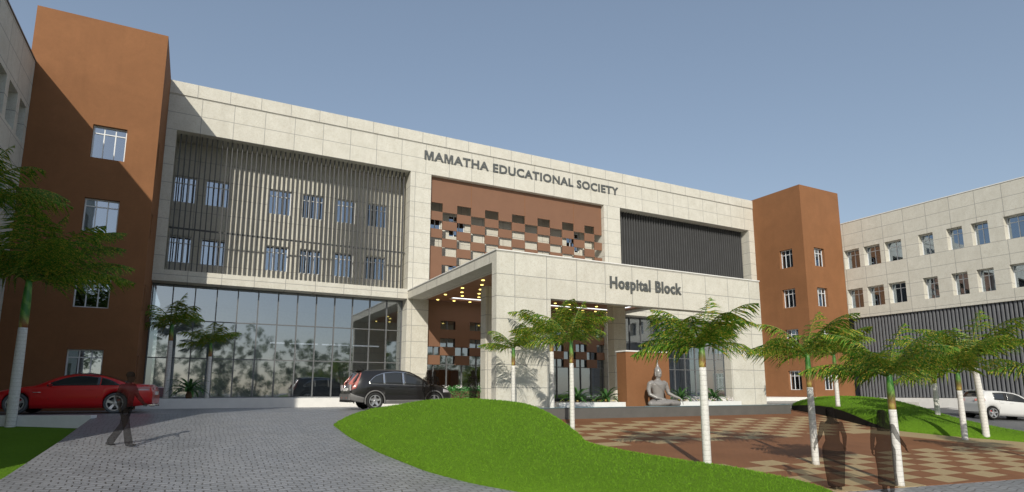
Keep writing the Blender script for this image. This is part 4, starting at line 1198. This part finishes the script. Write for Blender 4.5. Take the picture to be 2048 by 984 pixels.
def palm(x, y, zb, zs, zc, r, scale, label, seed, group='palms with whitewashed trunks', nf=11, up_=False, lean=(0, 0)):
    rnd = random.Random(seed)
    r *= .75; scale *= 1 if up_ else .93
    p = thing('palm_tree', label, 'palm tree', (x, y, zb), 0, group)
    h1, h2 = zs-zb, zc-zb
    n = 14; path = []; rad = []
    for i in range(n+1):
        f = i/n; path.append((lean[0]*f*f, lean[1]*f*f, h1*f)); rad.append(r*(1.12-.2*f+.10*math.sin(f*2.6)+(.18 if i == 0 else 0)))
    MB().tube(path, rad, 14, cap=False).build('trunk', 'trunk', p, True)
    s_ = MB(); tx, ty = lean
    m2 = 8
    s_.tube([(0, 0, (h2-h1)*i/m2) for i in range(m2+1)], [r*(.93+.12*math.sin(i/m2*3.1)-.30*(i/m2)**2) for i in range(m2+1)], 12, cap=False)
    so_ = s_.build('crownshaft', 'shaft', p, True); so_.location = (tx, ty, h1)
    for k in range(nf):
        lv = ((0, 1, 0, 1, 2, 1, 5, 2, 1, 3, 2, 3, 1, 4, 2, 1, 3) if up_ else (0, 1, 1, 2, 2, 5, 3, 3, 2, 4, 1, 3, 2, 4, 3, 5, 2))[k % 17]
        me_ = (FRB if scale > 1.4 else FR)[lv]
        f = bpy.data.objects.new('frond', me_); COL.objects.link(f); f.parent = p
        sc_ = scale*rnd.uniform(.88, 1.12)*(.85 if lv == 0 else 1)
        f.location = (tx, ty, h2-.06+rnd.uniform(-.05, .03)); f.rotation_euler = (rnd.uniform(-.08, .08), rnd.uniform(-.12, .12), k*2.399+rnd.uniform(-.3, .3)); f.scale = (sc_,)*3
    return p
palm(-4.68, 23.3, -1.32, 1.95, 3.45, .165, 1.72, 'large palm at the left edge beside the red car', 1, nf=17, up_=True)
palm(-6.0, 22.2, -1.32, 4.6, 5.6, .17, 1.45, 'taller palm just off the left edge, only its frond tips in view', 21, nf=14)
palm(-.95, 31.5, -.30, 2.30, 3.05, .13, 1.05, 'palm on the white plinth right of the brown tower, taller of the pair', 2)
palm(.71, 31.8, -.30, 1.65, 2.30, .11, .88, 'smaller palm of the pair on the white plinth before the glazing', 3)
palm(10.38, 19.55, -.75, .95, 1.62, .095, .82, 'palm in front of the left canopy column, leftmost of three', 4)
palm(12.33, 20.05, -.98, 1.55, 2.28, .115, 1.12, 'palm at the front of the canopy opening, middle of three', 5)
palm(11.23, 17.0, -1.26, .95, 1.72, .095, .98, 'palm on the edge of the big grass mound, rightmost of three', 6)
palm(10.80, 10.69, -1.79, .58, 1.10, .115, 1.0, 'tall palm at the plaza corner of the big mound, in front of the statue', 7, nf=16)
palm(14.04, 10.24, -1.83, .12, .98, .10, .98, 'slim palm standing on the plaza beside the nearer left woman figure', 8)
palm(13.66, 7.99, -2.02, -.38, .42, .105, .98, 'palm nearest the grey road, behind the right woman figure', 9, nf=17)
palm(24.40, 11.84, -1.72, .05, .72, .115, 1.25, 'palm on the tan strip, left of the white car', 10)
palm(25.70, 11.77, -1.72, .95, 1.30, .135, 1.35, 'thicker palm on the tan strip overlapping the white car', 12, lean=(-.12, .05))
palm(23.6, 15.4+.6, -.62, 1.0, 1.65, .11, 1.15, 'palm behind the far grass mound before the brown tower', 13) if False else palm(24.95, 16.9, -.62, .95, 1.66, .105, 1.2, 'palm on the crest of the far grass mound', 13)
palm(27.6, 14.3, -1.05, .35, 1.1, .12, 1.1, 'palm on the road side of the far grass mound, mostly hidden', 14)
palm(20.9, 7.0, -2.02, -.6, .52, .11, 1.25, 'palm at the right edge of the picture, only its fronds showing', 15)

# ------------------------------------------------------------------ broad leaved plants
def agave():
    rnd = random.Random(5); mb = MB()
    for k in range(26):
        a = k*2.399; e = 1.35-1.15*(k/26)**.8; Lg = rnd.uniform(.75, 1.05); p = Vector((0, 0, .24)); n = 9; w0 = rnd.uniform(.045, .065); rows = []
        for i in range(n+1):
            f = i/n; t = Vector((math.cos(e)*math.cos(a), math.cos(e)*math.sin(a), math.sin(e))); sd = Vector((-math.sin(a), math.cos(a), 0))
            upn = sd.cross(t); upn = upn if upn.z > 0 else -upn
            ww = w0*(math.sin(math.pi*min(.97, f*.86+.12))**.7)
            rows.append([p-sd*ww+upn*ww*.45, p, p+sd*ww+upn*ww*.45]); p = p+t*Lg/n; e -= .20*(.5+f)
        o = len(mb.v)
        for r in rows: mb.v += [tuple(q) for q in r]
        for i in range(n):
            for j in range(2): mb.f.append((o+i*3+j, o+i*3+j+1, o+(i+1)*3+j+1, o+(i+1)*3+j))
    return mb
AG = None
for i, (x, y, z, s_, lb) in enumerate(((-.03, 31.3, -.29, 1.15, 'broad leaved green plant on the white plinth beside the small palm'), (14.66, 21.75, -.60, 1.0, 'broad leaved plant behind the planter kerb, leftmost of four'), (16.30, 21.9, -.60, 1.0, 'broad leaved plant just left of the terracotta feature wall'),
                                       (20.45, 21.7, -.60, 1.0, 'broad leaved plant just right of the terracotta feature wall'), (22.65, 21.8, -.60, .98, 'broad leaved plant behind the kerb, rightmost of four'))):
    if AG is None:
        AG = o = thing('leafy_plant', lb, 'plant', group='broad leaved plants near the glazing')
        ag_ = agave().build('leaves', 'agave', o, True)
        MB().lathe([(.11, 0), (.13, .1), (.10, .22), (.05, .3)], 12).build('stem', 'bark', o, True)
    else: o = copy_tree(AG); o['label'] = lb
    o.location = (x, y, z); o.rotation_euler = (0, 0, i*1.3); o.scale = (s_,)*3
# hedge with white flower heads
HG = thing('hedge', 'clipped green hedge topped with white flower heads under the canopy', 'hedge', (12.0, 28, -.6), world=True)
rnd = random.Random(2); mb = MB()
def leaves(mb, p, s_, rnd):
    a = Vector((rnd.gauss(0, 1), rnd.gauss(0, 1), rnd.gauss(0, 1))).normalized(); b = a.orthogonal().normalized()
    mb.add([p-a*s_, p+b*s_*.5, p+a*s_, p-b*s_*.5], [(0, 1, 2, 3)])
for k in range(7000):
    x = rnd.uniform(10.4, 14.4); top = .27+.05*math.sin(x*5)+.04*math.sin(x*13)
    p = Vector((x, rnd.uniform(27.75, 28.35), rnd.uniform(-.6, top)))
    leaves(mb, p, rnd.uniform(.025, .05), rnd)
mb.build('foliage', 'hedge', HG, weld=False)
MB().box(10.5, 14.3, 27.9, 28.2, -.6, .05).build('branches', 'bark', HG)
for k in range(5):
    mb = MB(); cx = 11.0+k*.78
    for q in range(70):
        p = Vector((cx+rnd.gauss(0, .13), 27.8+rnd.gauss(0, .1), .24+rnd.gauss(0, .045))); leaves(mb, p, .03, rnd)
    mb.build('flower_head', 'petal', HG, weld=False)
mb = MB()
for k in range(6):
    cx = 10.7+k*.72
    for q in range(60): leaves(mb, Vector((cx+rnd.gauss(0, .10), 27.3+rnd.gauss(0, .06), -.50+rnd.gauss(0, .05))), .03, rnd)
tag(mb.build('flowers', 'petal', weld=False), 'small white flowers at the foot of the clipped hedge', 'flowers', kind='stuff')
mb = MB()
for cx in (20.9, 21.4, 22.3, 23.2, 23.4):
    for q in range(80): leaves(mb, Vector((cx+rnd.gauss(0, .12), 21.5+rnd.gauss(0, .08), -.38+rnd.gauss(0, .06))), .03, rnd)
tag(mb.build('flowers', 'petal', weld=False), 'white flowers between the leafy plants right of the statue', 'flowers', kind='stuff')
mb = MB()
for k in range(26):
    cx = 13.6+k*.38
    if 16.4 < cx < 19.3: continue
    for q in range(7): leaves(mb, Vector((cx+rnd.gauss(0, .05), 21.35+rnd.gauss(0, .05), -.36+rnd.gauss(0, .02))), .025, rnd)
tag(mb.build('flowers', 'yellow', weld=False), 'small yellow flowers in a row along the planter kerb', 'flowers', kind='stuff')

# ------------------------------------------------------------------ seated stone statue (faces -y)
ST = thing('statue', 'grey stone statue seated cross legged before the terracotta wall', 'statue', (17.86, 20.28, -.605))
b = MB()
b.tube([(0, 0, .22), (0, .02, .45), (0, .02, .75), (0, 0, 1.02), (0, .01, 1.16)], [.30, .25, .27, .31, .18], 18, flat=(.62, 1.0)) if False else None
def ell(mb, rows, seg=22):
    o = len(mb.v)
    for cx, cy, z, rx, ry in rows:
        for k in range(seg):
            a = 2*math.pi*k/seg; mb.v.append((cx+rx*math.cos(a), cy+ry*math.sin(a), z))
    for i in range(len(rows)-1):
        for k in range(seg): mb.f.append((o+i*seg+k, o+i*seg+(k+1) % seg, o+(i+1)*seg+(k+1) % seg, o+(i+1)*seg+k))
    mb.f.append(tuple(o+k for k in range(seg))[::-1]); mb.f.append(tuple(o+(len(rows)-1)*seg+k for k in range(seg)))
ell(b, [(0, .06, .03, .36, .26), (0, .06, .18, .36, .26), (0, .05, .34, .27, .20), (0, .04, .52, .265, .19), (0, .03, .74, .33, .21), (0, .03, .92, .40, .215), (0, .04, 1.02, .37, .19), (0, .05, 1.09, .20, .13), (0, .04, 1.14, .115, .11)])
ell(b, [(0, .03, 1.08, .105, .10), (0, .01, 1.20, .095, .095), (0, 0, 1.28, .10, .10)])
# head, face and hair
ell(b, [(0, -.02, 1.205, .045, .05), (0, -.035, 1.225, .085, .09), (0, -.025, 1.28, .118, .13), (0, -.015, 1.36, .138, .148), (0, 0, 1.44, .145, .155), (0, .01, 1.50, .150, .16), (0, .015, 1.57, .135, .15), (0, .02, 1.63, .10, .11), (0, .02, 1.68, .07, .075), (0, .02, 1.74, .058, .06), (0, .02, 1.79, .04, .04), (0, .02, 1.86, .028, .028), (0, .02, 1.97, .022, .022), (0, .02, 2.06, .013, .013), (0, .02, 2.14, .006, .006)])
b.tube([(0, -.145, 1.44), (0, -.185, 1.37)], [.016, .030], 8)                       # nose
b.tube([(-.045, -.135, 1.315), (0, -.158, 1.312), (.045, -.135, 1.315)], [.013, .018, .013], 8)   # mouth
for sd in (-1, 1):
    b.tube([(sd*.02, -.150, 1.455), (sd*.06, -.148, 1.468), (sd*.10, -.115, 1.45)], .014, 6)      # brows
    b.tube([(sd*.035, -.140, 1.415), (sd*.085, -.118, 1.412)], .015, 6)                            # eyes
    b.tube([(sd*.148, 0, 1.46), (sd*.162, .0, 1.38), (sd*.150, -.01, 1.27)], [.026, .024, .022], 8, flat=(1, .6))   # long ears
    b.tube([(sd*.33, .04, .98), (sd*.44, .05, .93)], [.13, .11], 12)                                # shoulder
b.tube([(0, -.09, 1.02), (0, -.145, .90)], .05, 8)
# legs folded
b.tube([(-.22, .05, .16), (-.52, -.18, .15), (-.74, -.34, .13)], [.18, .165, .135], 14, flat=(.85, 1))
b.tube([(.22, .05, .16), (.52, -.18, .15), (.74, -.34, .13)], [.18, .165, .135], 14, flat=(.85, 1))
b.tube([(-.74, -.34, .12), (-.35, -.48, .12), (.05, -.50, .13), (.28, -.46, .16)], [.135, .115, .09, .07], 14, flat=(.85, 1))
b.tube([(.74, -.34, .12), (.35, -.44, .13), (-.05, -.44, .19), (-.30, -.42, .24)], [.135, .115, .09, .065], 14, flat=(.85, 1))
b.tube([(-.30, -.42, .26), (-.44, -.42, .25)], [.055, .04], 10, flat=(.6, 1))
# right arm (picture left) rests in the lap
b.tube([(-.43, .05, .95), (-.50, .06, .72), (-.49, 0, .50), (-.30, -.22, .36), (-.08, -.36, .31)], [.115, .10, .085, .068, .048], 14)
b.tube([(-.08, -.36, .31), (.04, -.39, .30)], [.055, .05], 10, flat=(.45, 1))
for k in range(4): b.tube([(.03, -.41+k*.028, .31), (.10+.012*k, -.41+k*.03, .30), (.155, -.40+k*.03, .305)], [.017, .015, .012], 7)
b.tube([(-.02, -.36, .33), (.03, -.33, .36)], [.018, .014], 7)
# left arm reaches over the knee to the ground
b.tube([(.43, .05, .95), (.52, .04, .72), (.55, -.02, .54), (.68, -.22, .42), (.80, -.40, .34)], [.115, .10, .085, .066, .046], 14)
b.tube([(.80, -.40, .34), (.85, -.47, .27)], [.052, .05], 10, flat=(.55, 1))
for k in range(4): b.tube([(.83+.018*k, -.50+.022*k, .25), (.86+.018*k, -.53+.02*k, .16), (.865+.018*k, -.53+.02*k, .07-.008*(k % 2))], [.018, .016, .013], 7)
b.tube([(.81, -.44, .28), (.78, -.50, .20)], [.018, .014], 7)
remeshed(b, 'body', 'statue', ST, .016, 3)
b = MB(); b.tube([(-.30, -.115, 1.00), (-.18, -.175, .90), (-.02, -.185, .78), (.15, -.175, .62), (.26, -.14, .47)], .012, 6, flat=(1, .6)); b.build('robe_edge', 'statue', ST, True)
ell2 = MB(); ell(ell2, [(0, -.20, 0, .92, .46), (0, -.20, .03, .92, .46)], 40); ell2.build('plinth', 'statue', ST)

# ------------------------------------------------------------------ translucent dark figures
def hand(mb, w_, d, spread, s_=1.0):
    """palm and five unequal fingers from wrist w_ towards direction d"""
    w_ = Vector(w_); d = Vector(d).normalized(); sp = Vector(spread).normalized(); n = d.cross(sp).normalized()
    pc = w_+d*.045*s_
    mb.tube([w_, pc, w_+d*.09*s_], [.022*s_, .032*s_, .034*s_], 10, flat=(1, .55) if abs(n.z) < .5 else (.55, 1))
    for k, l_ in enumerate((.062, .074, .078, .070)):
        o = sp*(k-1.5)*.020*s_; a = w_+d*.085*s_+o
        c_ = (d+n*.25).normalized(); e_ = (d+n*.6).normalized()
        mb.tube([a, a+c_*l_*.55*s_, a+c_*l_*.55*s_+e_*l_*.5*s_], [.0095*s_, .009*s_, .0075*s_], 7)
    a = w_+d*.03*s_-sp*.028*s_
    t = (d-sp*.8+n*.2).normalized(); mb.tube([a, a+t*.035*s_, a+(t+d*.5).normalized()*.07*s_], [.012*s_, .0105*s_, .008*s_], 7)
def headm(mb, c_, s_=1.0, prof=0):
    """head facing +x, centre c_"""
    x, y, z = c_
    rows = []
    for dz, rx, ry, ox in ((-.115, .035, .035, .02), (-.095, .062, .052, .018), (-.06, .080, .064, .008), (-.02, .090, .070, 0), (.02, .096, .075, -.004), (.06, .096, .077, -.008), (.09, .082, .068, -.010), (.112, .050, .045, -.010), (.122, .02, .02, -.010)):
        rows.append((x+ox*s_, y, z+dz*s_, rx*s_, ry*s_))
    ell(mb, rows, 18)
    mb.tube([(x+.090*s_, y, z+.012*s_), (x+.112*s_, y, z-.022*s_)], [.010*s_, .016*s_], 7)
    mb.tube([(x+.084*s_, y-.02*s_, z-.058*s_), (x+.092*s_, y, z-.057*s_), (x+.084*s_, y+.02*s_, z-.058*s_)], .009*s_, 6)
    mb.tube([(x+.05*s_, y, z-.10*s_), (x+.072*s_, y, z-.10*s_)], .018*s_, 7)
    for sd in (-1, 1):
        mb.tube([(x+.082*s_, y+sd*.02*s_, z+.012*s_), (x+.074*s_, y+sd*.045*s_, z+.012*s_)], .008*s_, 6)
        mb.tube([(x-.005*s_, y+sd*.074*s_, z+.018*s_), (x-.008*s_, y+sd*.080*s_, z-.022*s_)], [.016*s_, .012*s_], 6)
def foot(mb, a, d, s_=1.0):
    a = Vector(a); d = Vector(d).normalized()
    mb.tube([a+Vector((0, 0, .055*s_))-d*.045*s_, a+Vector((0, 0, .045*s_))+d*.05*s_, a+Vector((0, 0, .03*s_))+d*.15*s_], [.042*s_, .042*s_, .028*s_], 10, flat=(.85, 1))
def person(label, x, y, z, rz, build, H_=1.7, hair=None, group=None):
    p = thing('person', label, 'person', (x, y, z), rz, group)
    mb = MB(); build(mb); o = remeshed(mb, 'body', 'ghost', p, .0125, 3, .5); o.scale = (H_/1.72,)*3
    if hair:
        hb = MB(); hair(hb); h = remeshed(hb, 'hair', 'ghost', p, .014, 4, .5); h.scale = (H_/1.72,)*3
    return p
def man_walk(mb):   # faces +x, mid stride; y = sideways
    ell(mb, [(0, 0, .86, .095, .155), (.0, 0, .95, .12, .17), (.0, 0, 1.05, .12, .165), (.01, 0, 1.20, .135, .18), (.01, 0, 1.34, .13, .21), (0, 0, 1.42, .10, .17), (.0, 0, 1.47, .06, .07), (.02, 0, 1.53, .055, .055)])
    headm(mb, (.05, 0, 1.615))
    # leading leg, trailing leg with loose trousers
    mb.tube([(.01, -.08, .90), (.12, -.09, .48), (.215, -.09, .10)], [.105, .075, .085], 12); foot(mb, (.23, -.09, 0), (1, 0, .12))
    mb.tube([(-.01, .08, .90), (-.10, .09, .50), (-.36, .09, .13)], [.105, .075, .085], 12); foot(mb, (-.40, .09, .01), (1, 0, -.15))
    mb.tube([(.0, -.20, 1.40), (-.07, -.24, 1.16), (.02, -.25, .96)], [.062, .050, .042], 10); hand(mb, (.02, -.25, .95), (.35, 0, -1), (1, 0, .3))
    mb.tube([(.0, .20, 1.40), (.09, .24, 1.18), (.24, .22, 1.03)], [.062, .050, .042], 10); hand(mb, (.25, .22, 1.02), (.8, 0, -.5), (.5, 0, .8))
def man_hair(hb): ell(hb, [(.03, 0, 1.63, .098, .083), (.035, 0, 1.68, .102, .086), (.035, 0, 1.72, .088, .076), (.035, 0, 1.75, .05, .045)], 16)
def woman_dress(arms, hips=.19, hem=.10, hemr=.21, legs=True):
    def f(mb):   # faces +x
        ell(mb, [(0, 0, hem, hemr*.75, hemr*.95), (0, 0, hem+.03, hemr*.75, hemr), (0, 0, .45, .125, hips*.96), (0, 0, .75, .145, hips*1.08), (-.01, 0, .90, .14, hips*1.06), (0, 0, 1.03, .105, .148), (.01, 0, 1.16, .115, .15), (.02, 0, 1.27, .125, .165), (.0, 0, 1.37, .105, .185), (0, 0, 1.42, .075, .13), (0, 0, 1.46, .05, .06), (.01, 0, 1.52, .048, .05)])
        headm(mb, (.03, 0, 1.60), .95)
        for sd in (-1, 1):
            if legs: mb.tube([(.0, sd*.07, .40), (0, sd*.07, .07)], [.06, .045], 10)
            foot(mb, (0, sd*.07, 0), (1, sd*.2, 0), .9)
        for a, d, s_ in arms:
            mb.tube(a, [.055]+[.048]*(len(a)-2)+[.034], 10); hand(mb, a[-1], d, s_, .92)
    return f
def hair_long(hb): ell(hb, [(-.05, 0, 1.28, .07, .13), (-.055, 0, 1.36, .085, .145), (-.045, 0, 1.45, .10, .13), (-.01, 0, 1.56, .108, .105), (.0, 0, 1.64, .112, .098), (.0, 0, 1.70, .092, .08), (0, 0, 1.735, .05, .045)], 18)
def hair_shawl(hb): ell(hb, [(-.03, 0, 1.38, .09, .16), (-.04, 0, 1.46, .09, .10), (-.02, 0, 1.56, .10, .088), (-.005, 0, 1.64, .108, .09), (0, 0, 1.70, .094, .08), (0, 0, 1.735, .05, .045)], 18)
camdir = R(90-27.84)
person('dark translucent man striding to the right across the driveway', -1.30, 16.95, T(0, 16.95), -YAW-R(4), man_walk, 1.70, man_hair)
armsA = [([(0, .19, 1.38), (-.02, .27, 1.14), (.04, .36, .95)], (.25, .15, -1), (1, 0, .2)), ([(0, -.19, 1.38), (.0, -.26, 1.12), (.08, -.29, .93)], (.3, -.05, -1), (1, 0, .2))]
person('dark translucent woman in a long draped dress, left of the two walking away', 11.86, 8.22, T(0, 8.2)-.02, R(62), woman_dress(armsA, .215, .10, .17), 1.68, hair_shawl)
armsB = [([(0, .18, 1.38), (-.02, .225, 1.12), (.03, .235, .90)], (.15, 0, -1), (1, 0, .1)), ([(0, -.18, 1.38), (-.02, -.27, 1.14), (.03, -.40, .97)], (.2, -.35, -1), (1, 0, .1))]
person('dark translucent woman with long loose hair beside the nearest palm', 12.70, 7.66, T(0, 7.6), R(50), woman_dress(armsB, .185, .16, .19), 1.66, hair_long)
armsC = [([(0, .18, 1.38), (0, .24, 1.12), (.05, .24, .90)], (0, 0, -1), (1, 0, 0)), ([(0, -.18, 1.38), (0, -.24, 1.12), (.05, -.24, .90)], (0, 0, -1), (1, 0, 0))]
person('dark translucent figure standing by the bonnet of the black car', 8.95, 24.6, PL, R(60), woman_dress(armsC, .17, .3, .17), 1.62, hair_long)
person('dark translucent figure at the entrance doors, left of the pair', 11.1, 29.6, -.6, R(70), woman_dress(armsC, .18, .2, .18), 1.66, hair_shawl)
person('dark translucent figure at the hedge, right of the pair', 12.12, 27.0, -.6, R(80), woman_dress(armsC, .18, .2, .2), 1.64, hair_long)
